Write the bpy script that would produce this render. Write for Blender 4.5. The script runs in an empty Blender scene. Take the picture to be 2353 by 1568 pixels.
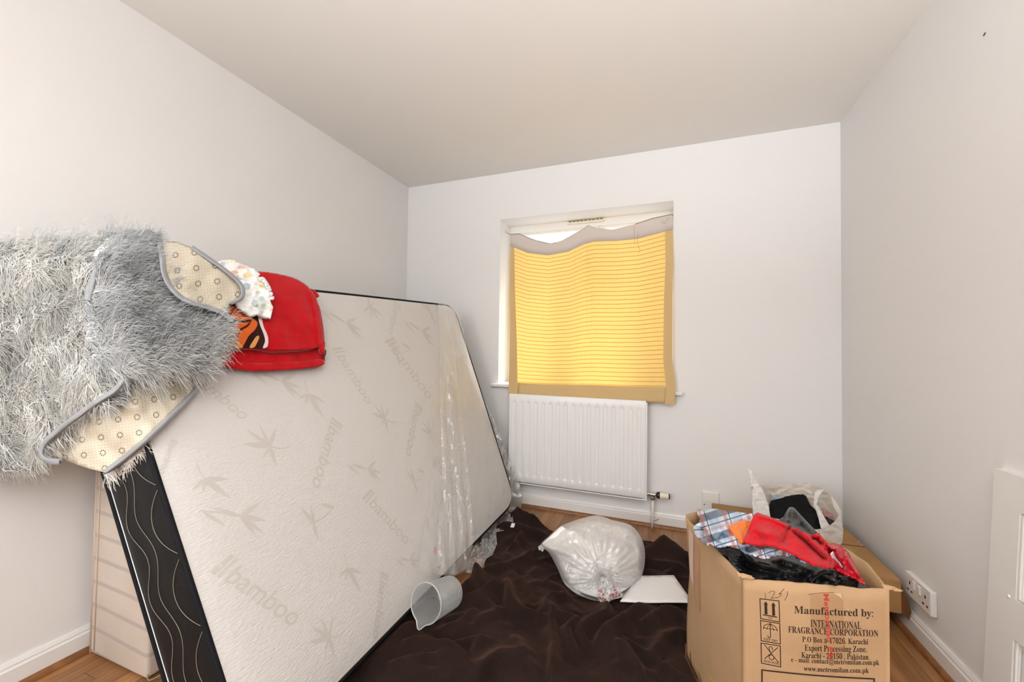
import bpy, bmesh, math, random
import numpy as np
from mathutils import Vector, Matrix, noise as mnoise
from mathutils.geometry import delaunay_2d_cdt

# ------------------------------------------------------------------ camera, world, light, exposure
W_PX, H_PX = 2353.0, 1568.0
FPX = 925.29                      # focal length in pixels of the 2353 px wide frame
YAW, PITCH, ROLL = 0.35852, 0.023344, 0.013462
CAM = np.array([0.0, 0.0, 1.08497])
XL, XR, YB, HC = -1.9169, 0.9184, 2.7024, 2.38     # left wall, right wall, window wall, ceiling
YN = -1.6                                           # how far the room goes on behind the camera
def _axes():
    cy, sy, cp, sp = math.cos(YAW), math.sin(YAW), math.cos(PITCH), math.sin(PITCH)
    f = np.array([-sy*cp, cy*cp, sp]); r = np.array([cy, sy, 0.0]); u = np.cross(r, f)
    c, s = math.cos(ROLL), math.sin(ROLL)
    return c*r + s*u, -s*r + c*u, f
AR, AU, AF = _axes()
scene = bpy.context.scene
cd = bpy.data.cameras.new('camera'); cam = bpy.data.objects.new('camera', cd)
scene.collection.objects.link(cam); scene.camera = cam
m = Matrix.Identity(4)
for i in range(3):
    m[i][0], m[i][1], m[i][2], m[i][3] = AR[i], AU[i], -AF[i], CAM[i]
cam.matrix_world = m
cd.sensor_width = 36.0; cd.lens = FPX/W_PX*36.0; cd.clip_start = 0.02

w = bpy.data.worlds.new('sky'); scene.world = w; w.use_nodes = True
bg = w.node_tree.nodes['Background']; bg.inputs[0].default_value = (0.96, 0.985, 1.0, 1); bg.inputs[1].default_value = 1.0

sd = bpy.data.lights.new('sun', 'SUN'); sd.energy = 3.2; sd.angle = math.radians(18); sd.color = (1, 0.95, 0.88)
so = bpy.data.objects.new('sun', sd); scene.collection.objects.link(so)
so.rotation_euler = Vector((-0.75, -1.0, -2.3)).to_track_quat('-Z', 'Y').to_euler()

# added fill light, unseen behind the camera, bounced off the ceiling to brighten it
ad = bpy.data.lights.new('ceiling_bounce_fill', 'AREA'); ad.shape = 'DISK'; ad.size = 0.9; ad.energy = 40; ad.color = (0.955, 0.98, 1.0); ad.spread = math.radians(112)
ao = bpy.data.objects.new('ceiling_bounce_fill', ad); scene.collection.objects.link(ao); ao.location = (0.38, -1.32, 1.30); ao.rotation_euler = Vector((0.02, 0.60, 1.0)).to_track_quat('-Z', 'Y').to_euler()

# second added fill, out of view behind the camera, lifts the far wall
fd = bpy.data.lights.new('front_fill', 'AREA'); fd.shape = 'RECTANGLE'; fd.size = 1.3; fd.size_y = 1.1; fd.energy = 21; fd.color = (0.96, 0.98, 1.0)
fo = bpy.data.objects.new('front_fill', fd); scene.collection.objects.link(fo); fo.location = (-1.15, -1.45, 1.45); fo.rotation_euler = Vector((0.34, 1.0, 0.02)).to_track_quat('-Z', 'Y').to_euler()

vs = scene.view_settings
vs.view_transform = 'Standard'; vs.look = 'None'; vs.gamma = 1.0; vs.use_curve_mapping = False
vs.exposure = 0.92
scene.cycles.transparent_max_bounces = 24

# ------------------------------------------------------------------ helpers
rng = np.random.default_rng(7); random.seed(7)
COL = scene.collection
def ray(x, y): return AF + AR*((x-W_PX/2)/FPX) - AU*((y-H_PX/2)/FPX)
def at_d(x, y, d): return CAM + ray(x, y)*d                       # d = distance along the view axis
def on_axis(x, y, ax, v):
    r = ray(x, y); return CAM + r*((v-CAM[ax])/r[ax])
def on_floor(x, y, z=0.0): return on_axis(x, y, 2, z)
def on_back(x, y, off=0.0): return on_axis(x, y, 1, YB-off)
def on_plane(x, y, p0, n):
    r = ray(x, y); n = np.asarray(n, float); return CAM + r*(np.dot(np.asarray(p0)-CAM, n)/np.dot(r, n))

def tag(o, label=None, cat=None, group=None, kind=None):
    if label: o['label'] = label
    if cat: o['category'] = cat
    if group: o['group'] = group
    if kind: o['kind'] = kind
    return o
def empty(name, loc=(0, 0, 0)):
    o = bpy.data.objects.new(name, None); o.location = loc; o.empty_display_size = 0.05; COL.objects.link(o); return o
def link(name, me, mat=None, parent=None, smooth=False):
    if mat is not None and len(me.materials) == 0: me.materials.append(mat)
    if smooth:
        me.polygons.foreach_set('use_smooth', [True]*len(me.polygons))
    o = bpy.data.objects.new(name, me); COL.objects.link(o)
    if parent is not None:
        o.parent = parent
        o.matrix_parent_inverse = Matrix.Translation(-Vector(parent.location)) if parent.type == 'EMPTY' else Matrix.Identity(4)
    return o
def mesh(name, v, f, mat=None, parent=None, smooth=False):
    me = bpy.data.meshes.new(name); me.from_pydata([tuple(map(float, p)) for p in v], [], [tuple(map(int, q)) for q in f]); me.update()
    return link(name, me, mat, parent, smooth)
def bm_obj(name, bm, mat=None, parent=None, smooth=False):
    me = bpy.data.meshes.new(name); bmesh.ops.recalc_face_normals(bm, faces=bm.faces); bm.to_mesh(me); bm.free(); return link(name, me, mat, parent, smooth)
def add_box(bm, a, b, bev=0.0, seg=2):
    a = np.minimum(a, b), np.maximum(a, b); lo, hi = a
    g = bmesh.ops.create_cube(bm, size=1.0)
    vs_ = g['verts']
    for v in vs_: v.co = Vector([lo[i] + (v.co[i]+0.5)*(hi[i]-lo[i]) for i in range(3)])
    if bev > 0:
        es = list({e for v in vs_ for e in v.link_edges})
        bmesh.ops.bevel(bm, geom=es, offset=bev, segments=seg, affect='EDGES', profile=0.5)
def box(name, a, b, mat, parent=None, bev=0.0, smooth=False):
    bm = bmesh.new(); add_box(bm, np.array(a, float), np.array(b, float), bev); return bm_obj(name, bm, mat, parent, smooth)
def tube(name, pts, r, mat, parent=None, n=8, closed=False, smooth=True, radii=None):
    v, f = tube_vf(pts, r, n, closed, radii); return mesh(name, v, f, mat, parent, smooth)
def tube_vf(pts, r, n=8, closed=False, radii=None):
    P = [Vector(p) for p in pts]; N = len(P); v = []; f = []
    up = None
    for i in range(N):
        if closed: t = (P[(i+1) % N]-P[i-1])
        else: t = P[min(i+1, N-1)]-P[max(i-1, 0)]
        t = t.normalized() if t.length > 1e-9 else Vector((0, 0, 1))
        if up is None:
            up = Vector((0, 0, 1)) if abs(t.z) < 0.9 else Vector((1, 0, 0))
        a = up - t*up.dot(t)
        if a.length < 1e-6: a = Vector((1, 0, 0)) - t*t.x
        a.normalize(); up = a; b = t.cross(a)
        rr = radii[i] if radii is not None else r
        for k in range(n):
            q = 2*math.pi*k/n; v.append(P[i] + a*(rr*math.cos(q)) + b*(rr*math.sin(q)))
    L = N if closed else N-1
    for i in range(L):
        for k in range(n):
            j = (i+1) % N; f.append((i*n+k, i*n+(k+1) % n, j*n+(k+1) % n, j*n+k))
    if not closed:
        f.append(tuple(range(n-1, -1, -1))); f.append(tuple((N-1)*n+k for k in range(n)))
    return v, f
def join_vf(parts):
    V = []; F = []
    for v, f in parts:
        o = len(V); V += list(v); F += [tuple(i+o for i in q) for q in f]
    return V, F
def spline(pts, n=12, closed=False):
    P = [np.array(p, float) for p in pts]; out = []; N = len(P)
    R = range(N) if closed else range(N-1)
    for i in R:
        if closed: p0, p1, p2, p3 = P[i-1], P[i], P[(i+1) % N], P[(i+2) % N]
        else: p0, p1, p2, p3 = P[max(i-1, 0)], P[i], P[i+1], P[min(i+2, N-1)]
        for k in range(n):
            t = k/n
            out.append(0.5*((2*p1) + (-p0+p2)*t + (2*p0-5*p1+4*p2-p3)*t*t + (-p0+3*p1-3*p2+p3)*t**3))
    if not closed: out.append(P[-1])
    return out
def fbm(x, y, z=0.0, sc=1.0, oct=3):
    s = 0.0; a = 1.0
    for _ in range(oct):
        s += a*mnoise.noise(Vector((x*sc, y*sc, z*sc))); sc *= 2.03; a *= 0.5
    return s
def poly_dist(P, line):
    """distance of the points P (n,2) to a polyline, and the position 0..1 along it"""
    best = np.full(len(P), 1e9); tt = np.zeros(len(P)); L = np.asarray(line, float)
    seg = np.hypot(*(L[1:]-L[:-1]).T); cum = np.concatenate([[0], np.cumsum(seg)])
    for i in range(len(L)-1):
        a, b = L[i], L[i+1]; ab = b-a; t = np.clip(((P-a)@ab)/max(ab@ab, 1e-12), 0, 1)
        d = np.hypot(*(P-(a+t[:, None]*ab)).T); k = d < best
        best[k] = d[k]; tt[k] = (cum[i]+t[k]*seg[i])/cum[-1]
    return best, tt
def in_poly(P, poly):
    poly = np.asarray(poly, float); x, y = P[:, 0], P[:, 1]; c = np.zeros(len(P), bool); j = len(poly)-1
    for i in range(len(poly)):
        xi, yi = poly[i]; xj, yj = poly[j]
        k = ((yi > y) != (yj > y)) & (x < (xj-xi)*(y-yi)/(yj-yi+1e-12)+xi); c ^= k; j = i
    return c
def triangulate(outline, step):
    """2-D triangulation of an outline with inner points on a jittered grid"""
    o = np.asarray(outline, float); O = []
    for i in range(len(o)):
        a, b = o[i], o[(i+1) % len(o)]; n = max(1, int(round(np.hypot(*(b-a))/step)))
        for k in range(n): O.append(a+(b-a)*k/n)
    O = np.array(O); lo, hi = O.min(0), O.max(0)
    gx, gy = np.meshgrid(np.arange(lo[0], hi[0], step), np.arange(lo[1], hi[1], step*0.87)); gx = gx + (np.arange(gx.shape[0]) % 2)[:, None]*step*0.5
    G = np.stack([gx.ravel(), gy.ravel()], 1)
    G = G[in_poly(G, O)]
    d, _ = poly_dist(G, np.vstack([O, O[:1]])); G = G[d > step*0.45]
    A = np.vstack([O, G]); n = len(O)
    r = delaunay_2d_cdt([Vector(p) for p in A], [(i, (i+1) % n) for i in range(n)], [], 1, 1e-6)
    return np.array([tuple(v) for v in r[0]]), [tuple(q) for q in r[2]], n
def sheet_mesh(name, outline, step, to3d, mat, parent=None, thick=0.004, smooth=True, uv=None, inward=None):
    """a cloth, card or film piece: an outline filled with triangles, put in space by to3d(P)->(n,3), with a real thickness"""
    P, F, _ = triangulate(outline, step); V = np.asarray(to3d(P))
    F = np.array(F)
    N = np.zeros_like(V); a, b, c = V[F[:, 0]], V[F[:, 1]], V[F[:, 2]]; fn = np.cross(b-a, c-a)
    for k in range(3): np.add.at(N, F[:, k], fn)
    N /= np.linalg.norm(N, axis=1)[:, None]+1e-12
    side = np.sign(np.mean(np.sum(N*(CAM-V), 1))) if inward is None else inward
    B = V - N*side*thick; n = len(V)
    cnt = {}
    for q in F:
        for k in range(3):
            e = (int(q[k]), int(q[(k+1) % 3])); cnt[e] = 1
    rim = [e for e in cnt if (e[1], e[0]) not in cnt]
    faces = [tuple(q) for q in F] if thick == 0 else [tuple(q) for q in F] + [(q[2]+n, q[1]+n, q[0]+n) for q in F] + [(e[1], e[0], e[0]+n, e[1]+n) for e in rim]
    me = bpy.data.meshes.new(name); me.from_pydata([tuple(p) for p in (V if thick == 0 else np.vstack([V, B]))], [], [tuple(map(int, q)) for q in faces])
    if uv is not None:
        UV = np.asarray(uv(P, V)); UV = UV if thick == 0 else np.vstack([UV, UV]); l = me.uv_layers.new(name='UVMap')
        idx = np.zeros(len(me.loops), int); me.loops.foreach_get('vertex_index', idx)
        l.data.foreach_set('uv', UV[idx].ravel().astype(np.float32))
    if side < 0: me.flip_normals()
    me.update()
    return link(name, me, mat, parent, smooth), (P, V, N*side, F)

# ------------------------------------------------------------------ materials
def srgb(r, g, b):
    f = lambda c: (c/255/12.92) if c/255 <= 0.04045 else ((c/255+0.055)/1.055)**2.4
    return (f(r), f(g), f(b), 1.0)
class NT:
    def __init__(s, name):
        s.m = bpy.data.materials.new(name); s.m.use_nodes = True; s.t = s.m.node_tree; s.p = s.t.nodes['Principled BSDF']; s.out = s.t.nodes['Material Output']
    def n(s, typ, **kw):
        nd = s.t.nodes.new(typ)
        for k, v in kw.items():
            if k in nd.inputs.keys(): nd.inputs[k].default_value = v
            else: setattr(nd, k, v)
        return nd
    def l(s, a, b): s.t.links.new(a, b)
    def coord(s, kind='Object', scale=(1, 1, 1), rot=(0, 0, 0)):
        c = s.n('ShaderNodeTexCoord'); mp = s.n('ShaderNodeMapping'); mp.inputs['Scale'].default_value = scale; mp.inputs['Rotation'].default_value = rot
        s.l(c.outputs[kind], mp.inputs[0]); return mp.outputs[0]
    def noise(s, vec, scale, detail=3, rough=0.5):
        nd = s.n('ShaderNodeTexNoise'); nd.inputs['Scale'].default_value = scale; nd.inputs['Detail'].default_value = detail; nd.inputs['Roughness'].default_value = rough
        s.l(vec, nd.inputs['Vector']); return nd.outputs['Fac']
    def ramp(s, fac, stops, interp='LINEAR'):
        nd = s.n('ShaderNodeValToRGB'); nd.color_ramp.interpolation = interp; e = nd.color_ramp.elements
        while len(e) < len(stops): e.new(0.5)
        for x, (p, c) in zip(e, stops): x.position = p; x.color = c
        s.l(fac, nd.inputs[0]); return nd.outputs[0]
    def math(s, op, a, b=None, clamp=False):
        nd = s.n('ShaderNodeMath', operation=op); nd.use_clamp = clamp
        for i, x in enumerate((a, b)):
            if x is None: continue
            if isinstance(x, (int, float)): nd.inputs[i].default_value = x
            else: s.l(x, nd.inputs[i])
        return nd.outputs[0]
    def mix(s, fac, a, b, blend='MIX'):
        nd = s.n('ShaderNodeMix', data_type='RGBA', blend_type=blend)
        for i, x in ((0, fac), (6, a), (7, b)):
            if isinstance(x, (int, float)): nd.inputs[i].default_value = x
            elif isinstance(x, tuple): nd.inputs[i].default_value = x
            else: s.l(x, nd.inputs[i])
        return nd.outputs[2]
    def bump(s, h, strength=0.3, dist=0.002):
        nd = s.n('ShaderNodeBump'); nd.inputs['Strength'].default_value = strength; nd.inputs['Distance'].default_value = dist
        s.l(h, nd.inputs['Height']); s.l(nd.outputs[0], s.p.inputs['Normal']); return nd.outputs[0]
    def base(s, c):
        if isinstance(c, tuple): s.p.inputs['Base Color'].default_value = c
        else: s.l(c, s.p.inputs['Base Color'])
    def set(s, **kw):
        for k, v in kw.items(): s.p.inputs[k.replace('_', ' ')].default_value = v
        return s
def plain(name, c, rough=0.5, metal=0.0, spec=0.5, bump=None, vary=None):
    t = NT(name); t.set(Roughness=rough, Metallic=metal); t.p.inputs['Specular IOR Level'].default_value = spec
    v = None
    if vary or bump: v = t.coord()
    if vary:
        f = t.noise(v, vary[0], 4); c2 = tuple(x*vary[1] for x in c[:3])+(1,); t.base(t.ramp(f, [(0.3, c), (0.7, c2)]))
    else: t.base(c)
    if bump: t.bump(t.noise(v, bump[0], 3), bump[1], bump[2])
    return t.m
WALL = plain('wall_paint', (0.80, 0.785, 0.775, 1), 0.75, spec=0.25, bump=(90, 0.12, 0.002), vary=(1.2, 0.985))
CEIL = plain('ceiling_paint', (0.845, 0.815, 0.775, 1), 0.85, spec=0.2, bump=(60, 0.1, 0.002), vary=(1.0, 0.98))
GLOSS_WHITE = plain('gloss_white_paint', (0.80, 0.785, 0.765, 1), 0.35, bump=(40, 0.06, 0.002))
UPVC = plain('white_upvc', (0.78, 0.77, 0.75, 1), 0.35)
RADW = plain('radiator_enamel', (0.82, 0.81, 0.80, 1), 0.3)
SOCK = plain('white_plastic', (0.78, 0.755, 0.735, 1), 0.35)
DARK = plain('dark_slot', (0.01, 0.01, 0.01, 1), 0.6)
CHROME = plain('worn_chrome', (0.62, 0.58, 0.52, 1), 0.28, metal=1.0)
BLACKP = plain('black_plastic', (0.015, 0.014, 0.013, 1), 0.4)
CREAMP = plain('cream_plastic', srgb(236, 226, 205), 0.4)
# ------------------------------------------------------------------ the room
T = 0.25
def struct(o): return tag(o, kind='structure')
# floor: dark underlay, oak strips as single planks, the part behind the camera as one piece
def wood_mat(name, dark, light, gap=False):
    t = NT(name)
    g = t.n('ShaderNodeNewGeometry'); oi = t.n('ShaderNodeObjectInfo')
    off = t.n('ShaderNodeVectorMath', operation='MULTIPLY_ADD')
    cb = t.n('ShaderNodeCombineXYZ'); t.l(oi.outputs['Random'], cb.inputs[0]); t.l(oi.outputs['Random'], cb.inputs[1])
    t.l(cb.outputs[0], off.inputs[0]); off.inputs[1].default_value = (37, 91, 0); t.l(g.outputs['Position'], off.inputs[2])
    mp = t.n('ShaderNodeMapping'); mp.inputs['Scale'].default_value = (55, 3.0, 1); t.l(off.outputs[0], mp.inputs[0])
    f = t.noise(mp.outputs[0], 1.0, 6, 0.62)
    mp2 = t.n('ShaderNodeMapping'); mp2.inputs['Scale'].default_value = (260, 9, 1); t.l(off.outputs[0], mp2.inputs[0])
    f2 = t.noise(mp2.outputs[0], 1.0, 3)
    c = t.ramp(f, [(0.25, dark), (0.5, tuple((a+b)/2 for a, b in zip(dark, light))), (0.75, light)])
    c = t.mix(t.math('MULTIPLY', f2, 0.25), c, dark)
    tint = t.ramp(oi.outputs['Random'], [(0.0, (0.72, 0.70, 0.68, 1)), (0.5, (0.95, 0.95, 0.95, 1)), (1.0, (1.12, 1.08, 1.02, 1))])
    t.base(t.mix(1.0, c, tint, 'MULTIPLY')); t.set(Roughness=0.33); t.bump(f2, 0.08, 0.0005)
    return t.m
OAK = wood_mat('oak_laminate', srgb(120, 76, 42), srgb(192, 140, 90))
BEAD = plain('wood_bead', srgb(150, 98, 56), 0.4, vary=(30, 0.6))
floor = struct(box('floor', (XL-T, YN, -0.06), (XR+T, YB+T, -0.0025), plain('floor_underlay', (0.03, 0.018, 0.01, 1), 0.7)))
me_pl = bpy.data.meshes.new('plank'); bm = bmesh.new(); add_box(bm, np.array([-0.5, -0.5, -0.006]), np.array([0.5, 0.5, 0.0])); bm.to_mesh(me_pl); bm.free(); me_pl.materials.append(OAK)
PW = 0.0658; x = XL
r2 = random.Random(3)
while x < XR-0.001:
    x2 = min(x+PW, XR); y = 0.25 - r2.random()*0.5
    while y < YB:
        L = r2.choice((0.42, 0.55, 0.68, 0.8)); a, b = max(y, 0.25), min(y+L, YB)
        if b-a > 0.02:
            o = bpy.data.objects.new('plank', me_pl); COL.objects.link(o); o.parent = floor
            o.location = ((x+x2)/2, (a+b)/2, 0); o.scale = (x2-x-0.0011, b-a-0.0012, 1)
        y += L
    x = x2
box('plank_area', (XL, YN, -0.0025), (XR, 0.249, -0.0002), OAK, floor)['kind'] = 'stuff'
struct(box('ceiling', (XL-T, YN, HC), (XR+T, YB+T, HC+0.1), CEIL))
struct(box('wall_left', (XL-T, YN, -0.06), (XL, YB+T, HC), WALL))
struct(box('wall_right', (XR, YN, -0.06), (XR+T, YB+T, HC), WALL))
WX0, WX1, WZ0, WZ1, WD = -1.115, 0.060, 0.845, 2.040, 0.20
bm = bmesh.new()
add_box(bm, np.array([XL, YB, -0.06]), np.array([WX0, YB+T, HC])); add_box(bm, np.array([WX1, YB, -0.06]), np.array([XR, YB+T, HC]))
add_box(bm, np.array([WX0, YB, WZ1]), np.array([WX1, YB+T, HC])); add_box(bm, np.array([WX0, YB, -0.06]), np.array([WX1, YB+T, WZ0]))
struct(bm_obj('wall_back', bm, WALL))
struct(box('wall_near', (XL, YN-0.15, -0.06), (XR, YN, HC), WALL))
# small marks on the walls
tag(tube('wall_hair', [on_axis(2260, 82, 0, XR-0.002), on_axis(2264, 75, 0, XR-0.002)], 0.0016, BLACKP), 'tiny dark fleck stuck high on the right wall', 'fleck')

# skirting boards with a chamfered top and a wooden bead at the floor
def skirting(name, p, q, nrm):
    p, q, nrm = (np.array(v, float) for v in (p, q, nrm)); prof = [(0.0, 0.0), (0.017, 0.0), (0.017, 0.066), (0.013, 0.072), (0.013, 0.078), (0.008, 0.0885), (0, 0.0885)]
    v = [s + nrm*a + np.array([0, 0, b+0.0]) for s in (p, q) for a, b in prof]; n = len(prof)
    f = [(i, (i+1) % n, n+(i+1) % n, n+i) for i in range(n)] + [tuple(range(n-1, -1, -1)), tuple(range(n, 2*n))]
    return struct(mesh(name, v, f, GLOSS_WHITE))
def bead(name, p, q, nrm):
    p, q, nrm = (np.array(v, float) for v in (p, q, nrm)); prof = [(0.017, 0.0)] + [(0.017+0.017*math.cos(a), 0.019*math.sin(a)) for a in np.linspace(0, math.pi/2, 6)]
    v = [s + nrm*a + np.array([0, 0, b]) for s in (p, q) for a, b in prof]; n = len(prof)
    f = [(i, (i+1) % n, n+(i+1) % n, n+i) for i in range(n)] + [tuple(range(n-1, -1, -1)), tuple(range(n, 2*n))]
    return struct(mesh(name, v, f, BEAD))
skirting('baseboard_left', (XL, YN, 0), (XL, YB, 0), (1, 0, 0)); bead('trim_1', (XL, YN, 0), (XL, YB, 0), (1, 0, 0))
skirting('baseboard_right', (XR, YN, 0), (XR, YB, 0), (-1, 0, 0)); bead('trim_2', (XR, YN, 0), (XR, YB, 0), (-1, 0, 0))
skirting('baseboard_back', (XL, YB, 0), (XR, YB, 0), (0, -1, 0)); bead('trim_3', (XL, YB, 0), (XR, YB, 0), (0, -1, 0))

# window
win = struct(empty('window_1', ((WX0+WX1)/2, YB+WD, WZ0)))
yf = YB+WD
bm = bmesh.new(); FW = 0.055
for a, b in (((WX0, WZ0), (WX0+FW, WZ1)), ((WX1-FW, WZ0), (WX1, WZ1)), ((WX0+FW, WZ1-FW), (WX1-FW, WZ1)), ((WX0+FW, WZ0), (WX1-FW, WZ0+FW))):
    add_box(bm, np.array([a[0], yf-0.005, a[1]]), np.array([b[0], yf+0.045, b[1]]))
bm_obj('frame', bm, UPVC, win)
MX = -0.475
box('mullion', (MX-0.045, yf-0.004, WZ0+FW), (MX+0.045, yf+0.045, WZ1-FW), UPVC, win, 0.004)
GL = NT('window_glass'); tr = GL.n('ShaderNodeBsdfTransparent'); gl = GL.n('ShaderNodeBsdfGlossy', Roughness=0.02); mx = GL.n('ShaderNodeMixShader'); mx.inputs[0].default_value = 0.06
GL.l(tr.outputs[0], mx.inputs[1]); GL.l(gl.outputs[0], mx.inputs[2]); GL.l(mx.outputs[0], GL.out.inputs[0])
for a, b in ((WX0+FW, MX-0.045), (MX+0.045, WX1-FW)):
    bm = bmesh.new(); s = 0.028
    for c, d in (((a, WZ0+FW), (a+s, WZ1-FW)), ((b-s, WZ0+FW), (b, WZ1-FW)), ((a+s, WZ1-FW-s*0.6), (b-s, WZ1-FW)), ((a+s, WZ0+FW), (b-s, WZ0+FW+s))):
        add_box(bm, np.array([c[0], yf+0.006, c[1]]), np.array([d[0], yf+0.040, d[1]]))
    sash = bm_obj('sash', bm, UPVC, win)
    box('pane', (a+s, yf+0.02, WZ0+FW+s), (b-s, yf+0.024, WZ1-FW-s*0.6), GL.m, sash)
box('sill', (WX0-0.045, YB-0.035, WZ0-0.022), (WX1+0.055, YB, WZ0), GLOSS_WHITE, win, 0.004)
box('sill_board', (WX0, YB, WZ0-0.004), (WX1, yf+0.01, WZ0+0.002), GLOSS_WHITE, win)
vent = box('trickle_vent', (-0.660, yf-0.022, 2.012), (-0.392, yf-0.005, 2.037), plain('cream_vent', srgb(222, 214, 196), 0.45), win, 0.003)
for i in range(9):
    x0 = -0.648 + i*0.028
    box('slot', (x0, yf-0.0232, 2.028), (x0+0.022, yf-0.0215, 2.033), DARK, vent)

# radiator
rad = tag(empty('radiator', (-0.55, YB-0.055, 0.184)), 'white ribbed panel radiator under the yellow curtain', 'radiator')
RX0, RX1, RZ0, RZ1, RY = -1.000, -0.095, 0.186, 0.784, YB-0.082
nx, zz = 17*14, [0, 0.006, 0.045, 0.052, 0.060, 0.068, 0.3, 0.53, 0.538, 0.546, 0.553, 0.592, 0.598]
V = []
pitch = (RX1-RX0-0.03)/17
for z in zz:
    for i in range(nx+1):
        x = RX0 + (RX1-RX0)*i/nx; u = ((x-RX0-0.015)/pitch) % 1.0
        inside = 0 <= (x-RX0-0.015)/pitch < 17
        ch = max(0.0, 1-abs((u-0.5)/0.24)) if inside else 0; ch = min(1.0, ch*2.2); ch = ch*ch*(3-2*ch)
        e = min(1.0, max(0.0, (z-0.045)/0.022), max(0.0, (0.553-z)/0.022)) if 0.045 < z < 0.553 else 0
        edge = 0.004 if (z in (0, 0.598) or i in (0, nx)) else 0.0
        V.append((x, RY + edge + 0.0075*ch*e, RZ0+z))
F = [(j*(nx+1)+i, j*(nx+1)+i+1, (j+1)*(nx+1)+i+1, (j+1)*(nx+1)+i) for j in range(len(zz)-1) for i in range(nx)]
mesh('front_panel', V, F, RADW, rad, True)
box('casing', (RX0+0.0005, RY+0.004, RZ0), (RX1, RY+0.034, RZ1-0.001), RADW, rad, 0.002)
bm = bmesh.new(); add_box(bm, np.array([RX1-0.001, RY+0.001, RZ0-0.012]), np.array([RX1+0.008, RY+0.036, RZ1-0.012]), 0.003); add_box(bm, np.array([RX0, RY+0.002, RZ0-0.013]), np.array([RX1+0.004, RY+0.036, RZ0-0.002]), 0.003)
bm_obj('casing_lip', bm, RADW, rad)
for xb in (RX0+0.12, RX1-0.12): box('wall_bracket', (xb-0.015, RY+0.033, RZ0+0.05), (xb+0.015, YB-0.0005, RZ1-0.08), RADW, rad)
box('seam', (RX0+0.02, RY-0.0006, RZ0-0.0022), (RX1-0.02, RY+0.002, RZ0+0.0002), plain('dark_seam', (0.09, 0.08, 0.07, 1), 0.8), rad)  # thin dark strip along the bottom edge of the front panel
vx, vy, vz = -0.053, YB-0.055, 0.208
val = tag(empty('radiator_valve', (vx, vy, 0)), 'chrome radiator valve with cream thermostat head and white pipe', 'valve')
def lathe(name, prof, mat, parent, origin, axis, n=24, smooth=True):
    ax = Vector(axis).normalized(); a = ax.orthogonal().normalized(); b = ax.cross(a); v = []; f = []
    for (h, r) in prof:
        for k in range(n):
            q = 2*math.pi*k/n; v.append(Vector(origin)+ax*h+a*(r*math.cos(q))+b*(r*math.sin(q)))
    for i in range(len(prof)-1):
        for k in range(n): f.append((i*n+k, i*n+(k+1) % n, (i+1)*n+(k+1) % n, (i+1)*n+k))
    f.append(tuple(range(n-1, -1, -1))); f.append(tuple((len(prof)-1)*n+k for k in range(n)))
    return mesh(name, v, f, mat, parent, smooth)
tube('pipe', [(vx-0.004, vy+0.01, -0.001), (vx-0.003, vy+0.008, 0.06), (vx, vy, 0.19)], 0.0085, plain('painted_pipe', (0.74, 0.71, 0.67, 1), 0.4), val, 12)
lathe('valve_body', [(0, 0.009), (0.006, 0.013), (0.014, 0.013), (0.018, 0.010), (0.03, 0.0095), (0.05, 0.0105), (0.058, 0.0105)], CHROME, val, (RX1+0.004, vy, vz+0.002), (1, 0, 0.0))
lathe('compression_nut', [(0, 0.010), (0.004, 0.0135), (0.016, 0.0135), (0.02, 0.010), (0.032, 0.0095)], CHROME, val, (vx, vy, vz-0.032), (0, 0, 1), 6, False)
lathe('collar', [(0, 0.012), (0.004, 0.018), (0.018, 0.0215), (0.021, 0.019)], BLACKP, val, (-0.034, vy, vz+0.002), (1, 0, 0.0))
lathe('thermostat_head', [(0, 0.0185), (0.004, 0.0195), (0.045, 0.0165), (0.052, 0.016)], CREAMP, val, (-0.014, vy, vz+0.002), (1, 0, 0.0))
lathe('end_cap', [(0, 0.0162), (0.006, 0.0155), (0.007, 0.012)], BLACKP, val, (0.0375, vy, vz+0.002), (1, 0, 0.0))
tube('pipe_stub', [(vx-0.003, vy+0.006, 0.052), (vx+0.03, YB-0.02, 0.052)], 0.004, GLOSS_WHITE, val)

# sockets
so_r = tag(empty('double_socket', (XR, 1.972, 0.197)), 'white double power socket low on the right wall', 'socket')
box('face_plate', (XR-0.020, 1.894, 0.153), (XR, 2.054, 0.241), SOCK, so_r, 0.004)
for yc in (2.022, 1.925):
    for dy, dz, sy, sz in ((0, 0.017, 0.0035, 0.0055), (-0.012, -0.012, 0.0055, 0.003), (0.012, -0.012, 0.0055, 0.003)):
        box('pin_hole', (XR-0.0205, yc+dy-sy, 0.190+dz-sz), (XR-0.0195, yc+dy+sy, 0.190+dz+sz), DARK, so_r)
for yc in (1.990, 1.957):
    sw = box('rocker_switch', (XR-0.0255, yc-0.008, 0.196), (XR-0.019, yc+0.008, 0.228), SOCK, so_r, 0.003)
    sw.rotation_euler = (0, 0, 0)
so_b = tag(empty('wall_plate', (0.272, YB, 0.20)), 'white blank wall plate on the window wall above the clothes', 'wall plate')
box('plate', (0.224, YB-0.009, 0.135), (0.320, YB, 0.256), SOCK, so_b, 0.003)
box('cover', (0.228, YB-0.0115, 0.194), (0.316, YB-0.008, 0.252), plain('ivory_plastic', (0.80, 0.765, 0.71, 1), 0.4), so_b, 0.003)
lathe('screw', [(0, 0.0035), (0.001, 0.003)], DARK, so_b, (0.238, YB-0.009, 0.176), (0, -1, 0), 10)

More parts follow.
